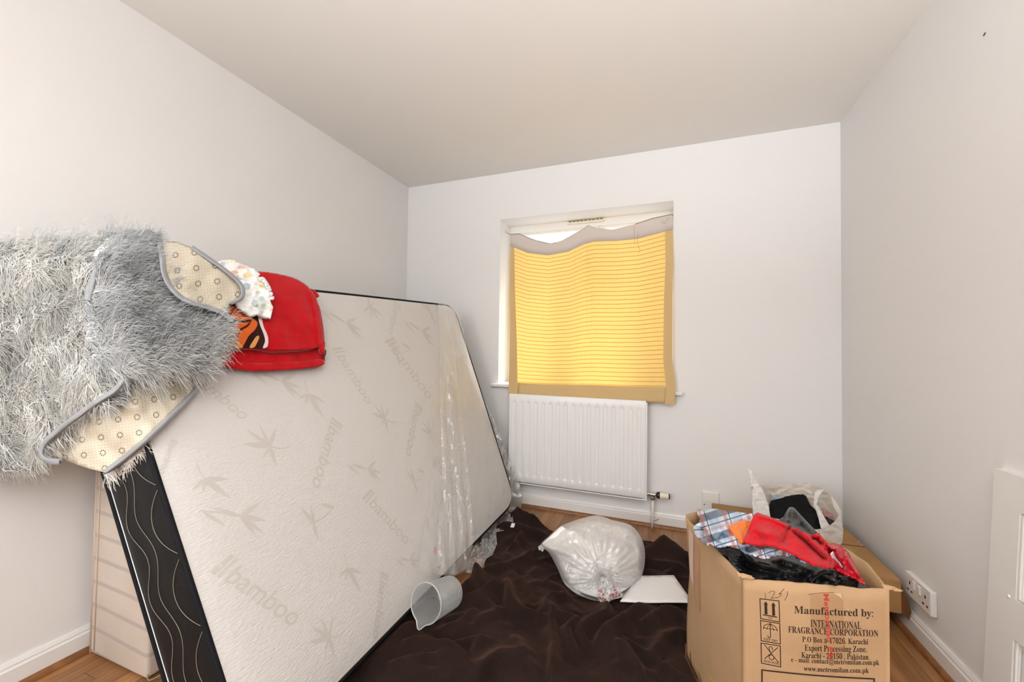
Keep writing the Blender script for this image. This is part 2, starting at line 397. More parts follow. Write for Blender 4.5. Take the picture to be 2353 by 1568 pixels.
# a panelled door lying on its long edge against the right wall
dr = tag(empty('panel_door', (0.88, 1.0, 0)), 'white six-panel door lying on its side against the right wall', 'door')
DW = plain('door_paint', (0.78, 0.765, 0.74, 1), 0.4, bump=(35, 0.1, 0.002))
DT = 0.035; tl = math.atan2(0.90-0.862, 0.763)
def dpt(y, h, t): # h along the leaning face, t = depth into the door
    return np.array([0.862 + h*math.sin(tl) + t*math.cos(tl), y, 0.004 + h*math.cos(tl) - t*math.sin(tl)])
def dbox(name, y0, y1, h0, h1, t0, t1, parent, bev=0.0003):
    c = [dpt(y, h, t) for y in (y0, y1) for h in (h0, h1) for t in (t0, t1)]; bm = bmesh.new(); vs_ = [bm.verts.new(p) for p in c]
    for q in ((0, 1, 3, 2), (4, 6, 7, 5), (0, 4, 5, 1), (2, 3, 7, 6), (0, 2, 6, 4), (1, 5, 7, 3)): bm.faces.new([vs_[i] for i in q])
    if bev: bmesh.ops.bevel(bm, geom=list(bm.edges), offset=bev, segments=2, affect='EDGES')
    return bm_obj(name, bm, DW, parent)
Y1, Y0, HH = 1.590, -0.39, 0.762
rows = ((0.0, 0.098), (0.329, 0.434), (0.666, HH)); cols = [(1.495, Y1), (1.24, 1.345), (0.42, 0.56), (Y0, Y0+0.2)]
for a, b in rows: dbox('stile', Y0, Y1, a, b, 0, DT, dr)
for a, b in cols:
    for h0, h1 in ((0.098, 0.329), (0.434, 0.666)): dbox('rail', a, b, h0, h1, 0.0, DT, dr)
for (y0, y1) in ((1.345, 1.495), (0.56, 1.24), (Y0+0.2, 0.42)):
    for h0, h1 in ((0.098, 0.329), (0.434, 0.666)):
        dbox('door_panel', y0, y1, h0, h1, 0.012, 0.024, dr, 0)
        dbox('door_panel_field', y0+0.035, y1-0.035, h0+0.035, h1-0.035, 0.005, 0.02, dr, 0.004)
        bm = bmesh.new()
        def bar(ya, yb, ha, hb):
            c = [dpt(y, h, t) for y in (ya, yb) for h in (ha, hb) for t in (0.002, 0.014)]; vs_ = [bm.verts.new(p) for p in c]
            for q in ((0, 1, 3, 2), (4, 6, 7, 5), (0, 4, 5, 1), (2, 3, 7, 6), (0, 2, 6, 4), (1, 5, 7, 3)): bm.faces.new([vs_[i] for i in q])
        s = 0.012; bar(y0, y0+s, h0, h1); bar(y1-s, y1, h0, h1); bar(y0+s, y1-s, h0, h0+s); bar(y0+s, y1-s, h1-s, h1)
        bmesh.ops.bevel(bm, geom=list(bm.edges), offset=0.004, segments=3, affect='EDGES'); bm_obj('moulding', bm, DW, dr)
lathe('screw_cap', [(-0.002, 0.005), (0.002, 0.0045), (0.0035, 0.002)], DW, dr, dpt(1.515, 0.432, 0), (-1, 0, 0), 12)
# ------------------------------------------------------------------ the mattress leaning on its long side
MZ, MS, MT = 0.09, 1.366, 0.22
def m_near(s): return 0.701 - 0.034*s
def m_far(s): return 2.528 - 0.052*s
def m_tilt(y): a = (y-0.65)/1.87; return 0.481 + (0.325-0.481)*np.clip(a, -0.3, 1.3)
def m_pt(y, s, w=0.0):
    """point of the mattress: y along the wall, s up the face, w metres behind the face (arrays)"""
    y, s, w = np.broadcast_arrays(np.asarray(y, float), np.asarray(s, float), np.asarray(w, float)); t = m_tilt(y); a = (y-0.65)/1.87
    x = -0.898 - 0.015*a - s*np.sin(t) - w*np.cos(t); z = MZ + s*np.cos(t) - w*np.sin(t)
    return np.stack([x, y, np.maximum(z, 0.002)], -1)
def m_puff(y, s):
    u = (y-m_near(s))/(m_far(s)-m_near(s)); v = s/MS; e = np.minimum(np.minimum(u, 1-u)*1.87, np.minimum(v, 1-v)*MS)
    return 0.016*(1-np.exp(-np.clip(e, 0, 1)/0.05))
def m_face(y, s, lift=0.0): return m_pt(y, s, -(m_puff(y, s)+lift))
def px_to_face(px, py, lift=0.0):
    """pixel -> (y, s) on the mattress face"""
    y = 1.5
    for _ in range(12):
        t = float(m_tilt(y)); a = (y-0.65)/1.87; p = on_plane(px, py, (-0.898-0.015*a+lift*math.cos(t), y, MZ+lift*math.sin(t)), (math.cos(t), 0, math.sin(t))); y = 0.5*y+0.5*p[1]
    t = float(m_tilt(y)); return y, (p[2]-MZ-lift*math.sin(t))/math.cos(t)
MESHW = NT('mattress_knit'); vv = MESHW.coord('UV')
vo = MESHW.n('ShaderNodeTexVoronoi'); vo.inputs['Scale'].default_value = 1.0
mp = MESHW.n('ShaderNodeMapping'); mp.inputs['Scale'].default_value = (75, 130, 1); MESHW.l(vv, mp.inputs[0]); MESHW.l(mp.outputs[0], vo.inputs['Vector']); vo.inputs['Randomness'].default_value = 0.55
MESHW.base((0.585, 0.562, 0.542, 1)); MESHW.set(Roughness=0.85); MESHW.p.inputs['Sheen Weight'].default_value = 0.15
MESHW.bump(vo.outputs['Distance'], 0.45, 0.003)
BORDER = NT('black_border_knit'); v_ = BORDER.coord(); BORDER.base((0.0045, 0.0045, 0.005, 1)); BORDER.set(Roughness=0.6); BORDER.p.inputs['Specular IOR Level'].default_value = 0.25; BORDER.bump(BORDER.noise(v_, 220, 2), 0.4, 0.002)
PIPING = plain('black_piping', (0.006, 0.006, 0.008, 1), 0.75, spec=0.2)
mat_o = tag(empty('mattress', (-1.0, 1.6, 0.0)), 'cream bamboo-print mattress with black border leaning on its long side', 'mattress')
def rrect(n=10):
    pts = []
    for cx, cy, a0, r in ((1, 1, 0, 0.09), (0, 1, 90, 0.075), (0, 0, 180, 0.075), (1, 0, 270, 0.15)):
        for k in range(n+1):
            a = math.radians(a0+90*k/n); pts.append((cx, cy, r*math.cos(a), r*math.sin(a), r))
    out = []
    for cx, cy, dx, dy, r in pts:
        s = (MS-r if cy else r)+dy; y = (m_far(s)-r if cx else m_near(s)+r)+dx; out.append((y, s))
    # fill the straight runs
    res = []
    for i in range(len(out)):
        a, b = np.array(out[i]), np.array(out[(i+1) % len(out)]); k = max(1, int(np.hypot(*(b-a))/0.05))
        for j in range(k): res.append(tuple(a+(b-a)*j/k))
    return res
OUT = rrect()
def face_fn(lift_sign):
    def f(P):
        if lift_sign > 0: return m_face(P[:, 0], P[:, 1])
        return m_pt(P[:, 0], P[:, 1], MT + m_puff(P[:, 0], P[:, 1]))
    return f
P, Fq, nO = triangulate(OUT, 0.035)
V = m_face(P[:, 0], P[:, 1]); o = mesh('front_panel', V, Fq, MESHW.m, mat_o, True)
l = o.data.uv_layers.new(name='UVMap'); idx = np.zeros(len(o.data.loops), int); o.data.loops.foreach_get('vertex_index', idx); l.data.foreach_set('uv', P[idx].ravel().astype(np.float32))
V = m_pt(P[:, 0], P[:, 1], MT+m_puff(P[:, 0], P[:, 1])*0.5); mesh('back_panel', V, [q[::-1] for q in Fq], MESHW.m, mat_o, True)
# border: the loop swept from front to back, belly slightly out
OA = np.array(OUT); cen = OA.mean(0); ws = np.linspace(0, MT, 9); V = []; n = len(OA)
nrm = np.roll(OA, -1, 0)-np.roll(OA, 1, 0); nrm = np.stack([nrm[:, 1], -nrm[:, 0]], 1); nrm /= np.hypot(*nrm.T)[:, None]
for wv in ws:
    b = 0.014*math.sin(math.pi*wv/MT)**0.7 + 0.003*math.sin(3*math.pi*wv/MT)
    Q = OA+nrm*b; V.append(m_pt(Q[:, 0], Q[:, 1], np.full(n, wv)))
V = np.vstack(V); F = [(j*n+i, j*n+(i+1) % n, (j+1)*n+(i+1) % n, (j+1)*n+i) for j in range(len(ws)-1) for i in range(n)]
mesh('border', V, [q[::-1] for q in F], BORDER.m, mat_o, True)
for wv in (0.004, MT-0.004): tube('piping', m_pt(OA[:, 0]+nrm[:, 0]*0.004, OA[:, 1]+nrm[:, 1]*0.004, wv), 0.0075, PIPING, mat_o, 8, True)
# stitched quilting lines on the near end of the border
ST = plain('silver_thread', srgb(150, 140, 122), 0.5); STW = plain('white_thread', srgb(225, 225, 228), 0.5)
def end_line(fn, mat, r=0.00065, s0=0.05, s1=1.3, n=220):
    s = np.linspace(s0, s1, n); wv = np.array([fn(q) for q in s]); bl = 0.014*np.sin(np.pi*wv/MT)**0.7 + 0.003*np.sin(3*np.pi*wv/MT) + 0.001
    return tube('stitching', m_pt(m_near(s)-bl, s, wv), r, mat, mat_o, 5)
end_line(lambda s: MT*0.88, STW, 0.0014)
end_line(lambda s: MT*(0.66+0.09*math.sin(s*2*math.pi/0.20)), ST)
end_line(lambda s: MT*(0.47+0.085*math.sin(s*2*math.pi/0.21+0.6)), ST)
end_line(lambda s: MT*(0.03+0.25*abs(math.sin((s+0.03)*math.pi/0.185))), ST, 0.0007)
# the pale bamboo print woven into the face
PRINT = plain('woven_print', (0.515, 0.478, 0.436, 1), 0.7)
def text_2d(body, size=1.0, shear=0.0, offset=0.0, align='LEFT'):
    cu = bpy.data.curves.new('t', 'FONT'); cu.body = body; cu.size = size; cu.shear = shear; cu.offset = offset; cu.align_x = align; cu.resolution_u = 3; cu.fill_mode = 'FRONT'
    ob = bpy.data.objects.new('t', cu); COL.objects.link(ob); dg = bpy.context.evaluated_depsgraph_get(); dg.update()
    me = bpy.data.meshes.new_from_object(ob.evaluated_get(dg)); v = np.array([tuple(q.co[:2]) for q in me.vertices]).reshape(-1, 2); f = [tuple(p.vertices) for p in me.polygons]
    bpy.data.objects.remove(ob); bpy.data.curves.remove(cu); bpy.data.meshes.remove(me)
    return v, f
tv, tf = text_2d('bamboo', 1.0, 0.25, 0.0); tv = tv-tv.min(0); tw = tv[:, 0].max()
logo = [([(0, 0), (0.16, 0.0), (0.16, 0.75), (0, 0.75)], 1), ([(0.24, 0), (0.34, 0), (0.34, 0.75), (0.24, 0.75)], 1)]
def put2d(name, v, f, org, ang, sc, parent, mat, lift=0.0007):
    c, s = math.cos(ang), math.sin(ang); q = v*sc; Y = org[0]+q[:, 0]*c-q[:, 1]*s; S = org[1]+q[:, 0]*s+q[:, 1]*c
    return m_face(Y, S, lift), f
words = [((496, 1296), (676, 1424)), ((418, 846), (560, 962)), ((768, 968), (722, 1126)), ((832, 1136), (932, 1244)), ((766, 800), (845, 928)), ((912, 696), (893, 772)), ((876, 1318), (862, 1470)),
         ((957, 932), (934, 1052)), ((396, 1014), (372, 1090)), ((885, 780), (985, 915)), ((990, 1060), (1080, 1150))]
front = mat_o.children[0]
for a, b in words:
    A, B = np.array(px_to_face(*a)), np.array(px_to_face(*b)); L = np.hypot(*(B-A)); sc = L/(tw+0.5); ang = math.atan2(B[1]-A[1], B[0]-A[0])
    v = tv + np.array([0.5, 0.0]); v = v*np.array([1, 0.95])-np.array([0, 0.35]); PR = [put2d('', v, tf, A, ang, sc, None, None)]
    lv = []; lf = []
    for q, _ in logo:
        o0 = len(lv); lv += [(x+0.2*y, y-0.35) for x, y in q]; lf.append(tuple(range(o0, o0+4)))
    PR.append(put2d('', np.array(lv), lf, A, ang, sc, None, None)); mesh('printed_word', *join_vf(PR), PRINT, front)
def leaf(org, ang, L, wd):
    n = 9; t = np.linspace(0, 1, n); h = wd*np.sin(np.pi*t**0.75)*(1-0.25*t); up = np.stack([t*L, h*L], 1); dn = np.stack([t*L, -h*L], 1)[1:-1][::-1]; v = np.vstack([up, dn])
    c, s = math.cos(ang), math.sin(ang); v = np.stack([org[0]+v[:, 0]*c-v[:, 1]*s, org[1]+v[:, 0]*s+v[:, 1]*c], 1)
    k = len(v); f = [(0, 1, k-1)] + [(i, i+1, k-i-1, k-i) for i in range(1, n-2)] + [(n-2, n-1, n)]
    return v, f
def motif(kind):
    R = []; st = []
    if kind == 0:
        for a, L, w_ in ((150, 1.0, 0.11), (118, 1.05, 0.08), (88, 0.95, 0.07), (45, 0.8, 0.10), (215, 0.6, 0.09), (262, 0.85, 0.10)): R.append(leaf((0, 0), math.radians(a), L, w_))
        st = [(0, 0), (0.4, -0.28), (0.8, -0.35)]
    elif kind == 1:
        for a, L, w_ in ((20, 0.9, 0.12), (-28, 1.0, 0.10), (-52, 1.15, 0.08), (-66, 1.0, 0.07)): R.append(leaf((0, 0), math.radians(a), L, w_))
        R.append(leaf((-0.1, 0.03), math.radians(145), 1.0, 0.09)); R.append(leaf((-1.2, 0.55), math.radians(-50), 0.95, 0.07)); st = [(0, 0), (-0.6, 0.3), (-1.25, 0.6)]
    elif kind == 2:
        R.append(leaf((0, 0), math.radians(112), 0.95, 0.09)); R.append(leaf((0.05, 0), math.radians(85), 0.8, 0.07)); R.append(leaf((0, 0), math.radians(268), 0.8, 0.12)); R.append(leaf((1.25, 0.22), math.radians(148), 0.75, 0.14)); st = [(-0.2, 0.05), (0, 0), (0.6, 0.02), (1.3, 0.24)]
    else:
        for a, L, w_ in ((190, 0.6, 0.12), (-40, 0.9, 0.11), (230, 0.55, 0.13), (-78, 1.3, 0.09)): R.append(leaf((0, -0.1), math.radians(a), L, w_))
        st = [(0.1, 0.55), (0.02, 0.2), (0, -0.1)]
    if st:
        sp = np.array(spline(st, 6)); d = np.gradient(sp, axis=0); nn = np.stack([-d[:, 1], d[:, 0]], 1); nn /= np.hypot(*nn.T)[:, None]+1e-9; v = np.vstack([sp+nn*0.018, sp-nn*0.018]); k = len(sp); R.append((v, [(i, i+1, k+i+1, k+i) for i in range(k-1)]))
    return R
leaves = [(612, 1030, 0, 10, 62), (700, 905, 3, 5, 50), (790, 745, 1, 0, 42), (545, 1190, 1, -5, 66), (712, 1205, 2, 0, 58), (790, 1305, 3, 0, 58), (838, 1082, 1, 0, 44), (878, 965, 0, 0, 42), (748, 1468, 0, 8, 66),
          (945, 1110, 2, 0, 40), (905, 815, 2, 0, 40), (845, 705, 0, 170, 36), (965, 765, 1, 0, 38), (935, 1290, 1, 0, 38), (985, 1000, 0, 0, 40), (1020, 880, 3, 0, 34), (640, 880, 1, 0, 50), (985, 720, 2, 10, 34), (460, 1100, 3, 20, 60), (1040, 1130, 3, 0, 30)]
for px, py, k, ang, pxs in leaves:
    c = np.array(px_to_face(px, py)); e = np.array(px_to_face(px, py-pxs)); sc = np.hypot(*(e-c))*0.92
    mesh('printed_leaves', *join_vf([put2d('', v, f, c, math.radians(ang), sc, None, None) for v, f in motif(k)]), PRINT, front)

# the divan base standing on end behind it
BS = NT('striped_ticking'); vz_ = BS.coord(); sx = BS.n('ShaderNodeSeparateXYZ'); BS.l(vz_, sx.inputs[0])
wob = BS.math('MULTIPLY', BS.noise(vz_, 3.0, 2), 0.012)
fr = BS.math('FRACT', BS.math('DIVIDE', BS.math('ADD', BS.math('ADD', sx.outputs[2], wob), BS.math('MULTIPLY', sx.outputs[0], 0.05)), 0.081))
band = BS.math('LESS_THAN', fr, 0.17)
c0 = BS.ramp(BS.noise(vz_, 5, 4), [(0.3, srgb(208, 196, 184)), (0.7, srgb(194, 180, 165))])
BS.base(BS.mix(BS.math('MULTIPLY', band, 0.62), c0, srgb(166, 158, 152))); BS.set(Roughness=0.85); BS.bump(BS.noise(vz_, 240, 2), 0.25, 0.001)
dv = tag(empty('divan_base', (-1.72, 1.5, 0.0)), 'cream divan base with grey stripes standing on end behind the mattress', 'bed base')
bm = bmesh.new(); add_box(bm, np.array([-1.880, 0.832, 0.003]), np.array([-1.556, 2.20, 0.86]), 0.012, 3); bm_obj('body', bm, BS.m, dv, True)
SEAM = plain('pale_seam', srgb(206, 186, 166), 0.8)
tube('seam', [(-1.850, 0.8312, 0.02), (-1.849, 0.8308, 0.45), (-1.850, 0.8312, 0.84)], 0.0022, SEAM, dv)
tube('edge_binding', [(-1.8775, 0.8345, 0.004), (-1.8775, 0.8345, 0.86)], 0.004, SEAM, dv)
tube('loose_wire', spline([(-1.555, 0.834, 0.02), (-1.535, 0.83, 0.012), (-1.50, 0.85, 0.03)], 6), 0.002, plain('wire', srgb(150, 130, 105), 0.5), dv)

# ------------------------------------------------------------------ curtain
cur = tag(empty('curtain', (-0.48, YB-0.04, 0.77)), 'yellow checked cloth strung across the window as a curtain', 'curtain')
def interp(pts, x): p = np.array(pts, float); return np.interp(x, p[:, 0], p[:, 1])
TOPY = [(1176, 556), (1212, 571), (1259, 577), (1307, 567.5), (1342, 550), (1365, 543.6), (1419, 542), (1467, 537), (1527, 520), (1546, 516)]
TAPE = [(1174, 539), (1192, 537), (1227.5, 551.6), (1266, 561), (1291, 553), (1336, 528), (1352, 516.5), (1365, 523), (1406, 528), (1451, 518), (1498.6, 502), (1545, 492.6)]
LX = [(0, 1173), (0.3, 1171), (0.65, 1171), (1, 1168)]; RX = [(0, 1546), (0.22, 1548), (0.42, 1545), (0.75, 1545), (0.9, 1553), (1, 1550)]
def bot(px): return 912 + (px-1168)/382*18
def c_pt(u, v, lift=0.0):
    px = interp(LX, v)*(1-u) + interp(RX, v)*u; ty = interp(TOPY, px); py = ty*(1-v)+bot(px)*v
    if v < 0: py = ty + (interp(TAPE, px)-ty)*(-v)
    q = on_back(px, py, 0.0); off = 0.004 + 0.040*min(1, max(0, v)*1.6)**1.0
    fold = 0.020*math.exp(-((px-1356)/7)**2)*max(0, 1-v*1.1) + 0.008*math.sin(px/17.0)*(0.35+0.65*(1-max(v, 0))) + 0.004*fbm(px/60.0, py/140.0, 3.1) + 0.018*math.exp(-((px-(1345-150*v))/10)**2)*max(0, 0.75-v)
    if v > 0.88: fold *= 0.3
    if v < 0.12: fold *= max(0.0, v/0.12)
    return on_back(px, py, off + fold + lift)
def c_grid(name, us, vs_, mat, lift=0.0, thick=0.0012, uvs=True, parent=cur):
    V = [c_pt(u, v, lift) for v in vs_ for u in us]; n = len(us); mm = len(vs_); B = [p+np.array([0, thick, 0]) for p in V]; N = len(V)
    F = [(j*n+i, (j+1)*n+i, (j+1)*n+i+1, j*n+i+1) for j in range(mm-1) for i in range(n-1)]; F += [tuple(i+N for i in q[::-1]) for q in F]
    ring = [i for i in range(n)] + [j*n+n-1 for j in range(1, mm)] + [(mm-1)*n+i for i in range(n-2, -1, -1)] + [j*n for j in range(mm-2, 0, -1)]
    F += [(ring[k], ring[(k+1) % len(ring)], ring[(k+1) % len(ring)]+N, ring[k]+N) for k in range(len(ring))]
    o = mesh(name, V+B, F, mat, parent, True)
    UV = np.array([(u, v) for v in vs_ for u in us]*2); l = o.data.uv_layers.new(name='UVMap'); idx = np.zeros(len(o.data.loops), int); o.data.loops.foreach_get('vertex_index', idx); l.data.foreach_set('uv', UV[idx].ravel().astype(np.float32)); return o
def curtain_mat(name, c1, c2, transl, stripes=True):
    t = NT(name); uv = t.coord('UV'); sp = t.n('ShaderNodeSeparateXYZ'); t.l(uv, sp.inputs[0])
    col = None
    if stripes:
        fv = t.math('FRACT', t.math('MULTIPLY', sp.outputs[1], 39.0)); s1 = t.math('LESS_THAN', fv, 0.16)
        fu = t.math('FRACT', t.math('MULTIPLY', sp.outputs[0], 78.0)); s2 = t.math('LESS_THAN', fu, 0.14)
        col = t.mix(t.math('MULTIPLY', s1, 0.75), c1, c2); col = t.mix(t.math('MULTIPLY', s2, 0.22), col, c2)
    else:
        wv = t.noise(uv, 90, 2); col = t.mix(t.math('MULTIPLY', wv, 0.3), c1, c2)
    d = t.n('ShaderNodeBsdfDiffuse'); r = t.n('ShaderNodeBsdfTranslucent'); mx = t.n('ShaderNodeMixShader'); mx.inputs[0].default_value = transl
    t.l(col, d.inputs[0]); t.l(col, r.inputs[0]); t.l(d.outputs[0], mx.inputs[1]); t.l(r.outputs[0], mx.inputs[2]); t.l(mx.outputs[0], t.out.inputs[0]); return t.m
CUR = curtain_mat('yellow_check_cloth', srgb(255, 236, 176), srgb(226, 182, 96), 0.62)
HEM = curtain_mat('tan_hem_cloth', srgb(228, 200, 148), srgb(205, 166, 108), 0.22, False)
TAPEM = curtain_mat('white_header_tape', srgb(226, 216, 208), srgb(206, 196, 188), 0.25, False)
c_grid('cloth_panel', np.linspace(0.012, 0.985, 150), np.linspace(0, 0.985, 56), CUR)
def ragged(vmax): return np.linspace(0, vmax, 40)
for nm, u0, u1 in (('hem', lambda v: 0.0, lambda v: 0.022+0.034*v), ('hem', lambda v: 0.953-0.012*v, lambda v: 1.0)):
    vs_ = np.linspace(0.0, 1.0, 44); us = np.linspace(0, 1, 6); V = []
    for v in vs_:
        for k in us:
            uu = u0(v)+(u1(v)-u0(v))*k; V.append(c_pt(uu, v + (0.006*fbm(uu*90, 0, 1) if v == 1.0 else 0), 0.0025))
    n = 6; N = len(V); F = [(j*n+i, (j+1)*n+i, (j+1)*n+i+1, j*n+i+1) for j in range(43) for i in range(5)]; B = [p+np.array([0, 0.0015, 0]) for p in V]; F += [tuple(i+N for i in q[::-1]) for q in F]
    mesh(nm, V+B, F, HEM, cur, True)
c_grid('hem', np.linspace(0.055, 0.942, 50), [0.905, 0.93, 0.955, 0.98, 0.995], HEM, 0.0018)
c_grid('header_tape', np.linspace(0.0, 1.0, 150), np.linspace(-1.0, 0.03, 8), TAPEM, 0.004)
STR = plain('dark_string', srgb(92, 74, 60), 0.8)
tp = [c_pt(u, -1.0, 0.004) for u in np.linspace(0.0, 1.0, 40)]
tube('string', [(WX0+0.012, YB+0.09, 1.985), (WX0+0.02, YB+0.05, 1.96), (WX0+0.06, YB+0.01, 1.935)] + tp[:12], 0.0016, STR, cur, 5)
tube('string', tp[30:] + [np.array([WX1-0.003, YB+0.01, 1.945])], 0.0016, STR, cur, 5)
for pxs in ([(1459, 520), (1457, 535), (1458, 552), (1457, 562)], [(1466, 535), (1464, 550), (1467, 566), (1471, 575), (1466, 583)], [(1520, 508), (1526, 514), (1532, 506), (1538, 500)]):
    tube('loose_thread', spline([on_back(x, y, 0.028) for x, y in pxs], 4), 0.0009, plain('thread', srgb(190, 165, 130), 0.8), cur, 4)

# ------------------------------------------------------------------ brown fleece blanket on the floor
BR = NT('brown_fleece'); v_ = BR.coord(); f1 = BR.noise(v_, 9, 5, 0.6); f2 = BR.noise(v_, 260, 3, 0.7)
BR.base(BR.mix(BR.math('MULTIPLY', f2, 0.35), BR.ramp(f1, [(0.3, srgb(20, 13, 12)), (0.7, srgb(38, 27, 24))]), srgb(58, 42, 38))); BR.set(Roughness=0.95); BR.p.inputs['Specular IOR Level'].default_value = 0.1
BR.p.inputs['Sheen Weight'].default_value = 0.5; BR.p.inputs['Sheen Roughness'].default_value = 0.5; BR.p.inputs['Sheen Tint'].default_value = srgb(120, 88, 76); BR.bump(f2, 0.35, 0.003)
ridges = [([(1162, 1339), (1169, 1382), (1194, 1421), (1226, 1432), (1255, 1436), (1262, 1461)], 0.040, 0.020), ([(1308, 1368), (1273, 1382), (1262, 1407), (1280, 1421), (1308, 1436), (1333, 1446), (1308, 1464), (1316, 1489), (1337, 1521)], 0.036, 0.017),
          ([(1269, 1393), (1265, 1471), (1262, 1543), (1269, 1600)], 0.034, 0.016), ([(1394, 1389), (1394, 1425), (1351, 1457), (1337, 1471), (1365, 1489)], 0.038, 0.018), ([(1494, 1400), (1440, 1421), (1394, 1453), (1369, 1493)], 0.034, 0.024),
          ([(898, 1493), (958, 1489), (1012, 1496), (1066, 1525), (1101, 1568)], 0.030, 0.022), ([(1091, 1318), (1137, 1314), (1190, 1300), (1244, 1271)], 0.030, 0.020), ([(1055, 1396), (1101, 1378), (1144, 1350), (1166, 1343)], 0.040, 0.022),
          ([(1137, 1216), (1166, 1224), (1208, 1236), (1255, 1236)], 0.045, 0.030), ([(1183, 1178), (1194, 1192), (1226, 1206), (1280, 1208)], 0.050, 0.024), ([(1205, 1178), (1216, 1196)], 0.045, 0.022), ([(1515, 1252), (1537, 1270), (1576, 1300)], 0.055, 0.035),
          ([(1478, 1300), (1523, 1303), (1573, 1314)], 0.028, 0.022), ([(905, 1525), (994, 1521), (1058, 1528)], 0.022, 0.020), ([(1100, 1568), (1137, 1525), (1173, 1518), (1226, 1510)], 0.026, 0.024), ([(1408, 1471), (1440, 1496), (1476, 1568)], 0.030, 0.022),
          ([(1085, 1318), (1092, 1340), (1080, 1360), (1060, 1380)], 0.050, 0.022), ([(1480, 1440), (1530, 1410), (1575, 1420)], 0.028, 0.022), ([(1500, 1520), (1530, 1480), (1570, 1460)], 0.024, 0.022), ([(1175, 1260), (1200, 1230)], 0.030, 0.018),
          ([(1090, 1440), (1130, 1420), (1165, 1400)], 0.018, 0.020), ([(1000, 1450), (1040, 1440), (1090, 1410)], 0.022, 0.018), ([(1180, 1470), (1200, 1520), (1230, 1568)], 0.022, 0.018), ([(960, 1440), (930, 1470), (860, 1540)], 0.030, 0.022)]
RW = [(np.array([on_floor(x, y, 0.02)[:2] for x, y in L]), h, wd) for L, h, wd in ridges]
def xl_(y): return np.interp(y, [0.7, 1.05, 1.40, 1.62, 1.80, 1.95, 2.12, 2.25, 2.45, 2.62], [-1.00, -1.00, -0.98, -0.87, -0.80, -0.885, -0.935, -0.96, -0.955, -0.93])
def ytop(x): return np.interp(x, [-1.0, -0.93, -0.88, -0.80, -0.62, -0.35, -0.05, 0.00, 0.06, 0.35], [2.30, 2.52, 2.60, 2.42, 2.34, 2.40, 2.46, 2.36, 2.42, 2.33])
def xr_(y): return np.interp(y, [0.7, 1.10, 1.21, 1.585, 1.66, 1.80, 2.00, 2.05], [0.23, 0.222, 0.194, 0.080, 0.082, 0.20, 0.25, 0.25])
NXB, NYB = 190, 270
U, Vv = np.meshgrid(np.linspace(0, 1, NXB), np.linspace(0, 1, NYB)); yy = 0.72 + Vv*(2.40-0.72)
for _ in range(3):
    xx = xl_(yy)*(1-U) + xr_(yy)*U; yy = 0.72 + Vv*(ytop(xx)-0.72)
Pb = np.stack([xx.ravel(), yy.ravel()], 1); h = np.zeros(len(Pb))
# warp a little so that the folds are not mechanical
wx = np.array([fbm(p[0], p[1], 0.3, 5, 2) for p in Pb]); wy = np.array([fbm(p[0], p[1], 7.3, 5, 2) for p in Pb]); Pw = Pb + 0.016*np.stack([wx, wy], 1)
def fold_h(P, L, hh, wd, flip=1.0, skew=0.42):
    """height of one fold: steep on one side, easy on the other, dying out at both ends"""
    L = np.asarray(L, float); d, tt = poly_dist(P, L); best = np.full(len(P), 1e9); sg = np.ones(len(P))
    for a, b in zip(L[:-1], L[1:]):
        ab = b-a; t = np.clip(((P-a)@ab)/max(ab@ab, 1e-12), 0, 1); q = P-(a+t[:, None]*ab); dd = np.hypot(*q.T); k = dd < best; best[k] = dd[k]; sg[k] = np.sign(ab[0]*q[k, 1]-ab[1]*q[k, 0])
    w_ = np.where(sg*flip > 0, wd*skew, wd*1.5); e = np.clip(np.minimum(tt, 1-tt)/0.28, 0, 1); e = e*e*(3-2*e); end = np.where((tt < 1e-4) | (tt > 1-1e-4), 0.0, 1.0)
    return hh*e*end/(1+(d/w_)**2.6)
for kk, (L, hh, wd) in enumerate(RW):
    L = np.array(spline(L, 4)); L = np.vstack([L[0]-(L[1]-L[0])*2.5, L, L[-1]+(L[-1]-L[-2])*2.5])
    g = fold_h(Pw, L, 1.5*hh, wd*1.1, 1.0 if kk % 2 else -1.0); h = (h**3+g**3)**(1/3)
rf = random.Random(21)
for _ in range(70):      # lesser wandering folds
    x0, y0, a = rf.uniform(-0.9, 0.15), rf.uniform(0.95, 2.3), rf.uniform(0, math.pi); L = [(x0, y0)]
    for _k in range(rf.choice((3, 4, 5))): a += rf.uniform(-0.7, 0.7); x0 += 0.07*math.cos(a); y0 += 0.07*math.sin(a); L.append((x0, y0))
    g = fold_h(Pw, spline(L, 4), rf.uniform(0.012, 0.026), rf.uniform(0.012, 0.022), rf.choice((-1.0, 1.0))); h = (h**3+g**3)**(1/3)
H2 = h.reshape(NYB, NXB)
for _ in range(3):
    Hp = np.pad(H2, 1, mode='edge'); H2 = 0.4*H2 + 0.15*(Hp[:-2, 1:-1]+Hp[2:, 1:-1]+Hp[1:-1, :-2]+Hp[1:-1, 2:])
h = H2.ravel()
h += 0.020*np.array([abs(fbm(p[0]*1.0+p[1]*0.4, p[1], 2.2, 4, 2)) for p in Pw]) + 0.0022*np.array([fbm(p[0], p[1], 5.0, 26, 2) for p in Pw])
h += 0.010; eu = np.minimum(np.minimum(U, 1-U).ravel()*1.2, np.minimum(Vv, 1-Vv).ravel()*1.6); h = 0.003 + (h-0.003)*np.clip(eu/0.012, 0, 1)**0.5
V = np.column_stack([Pb, h]); n = NXB; Fb = [(j*n+i, j*n+i+1, (j+1)*n+i+1, (j+1)*n+i) for j in range(NYB-1) for i in range(NXB-1)]
def blanket_h(x, y): return h[np.argmin((Pb[:, 0]-x)**2+(Pb[:, 1]-y)**2)]
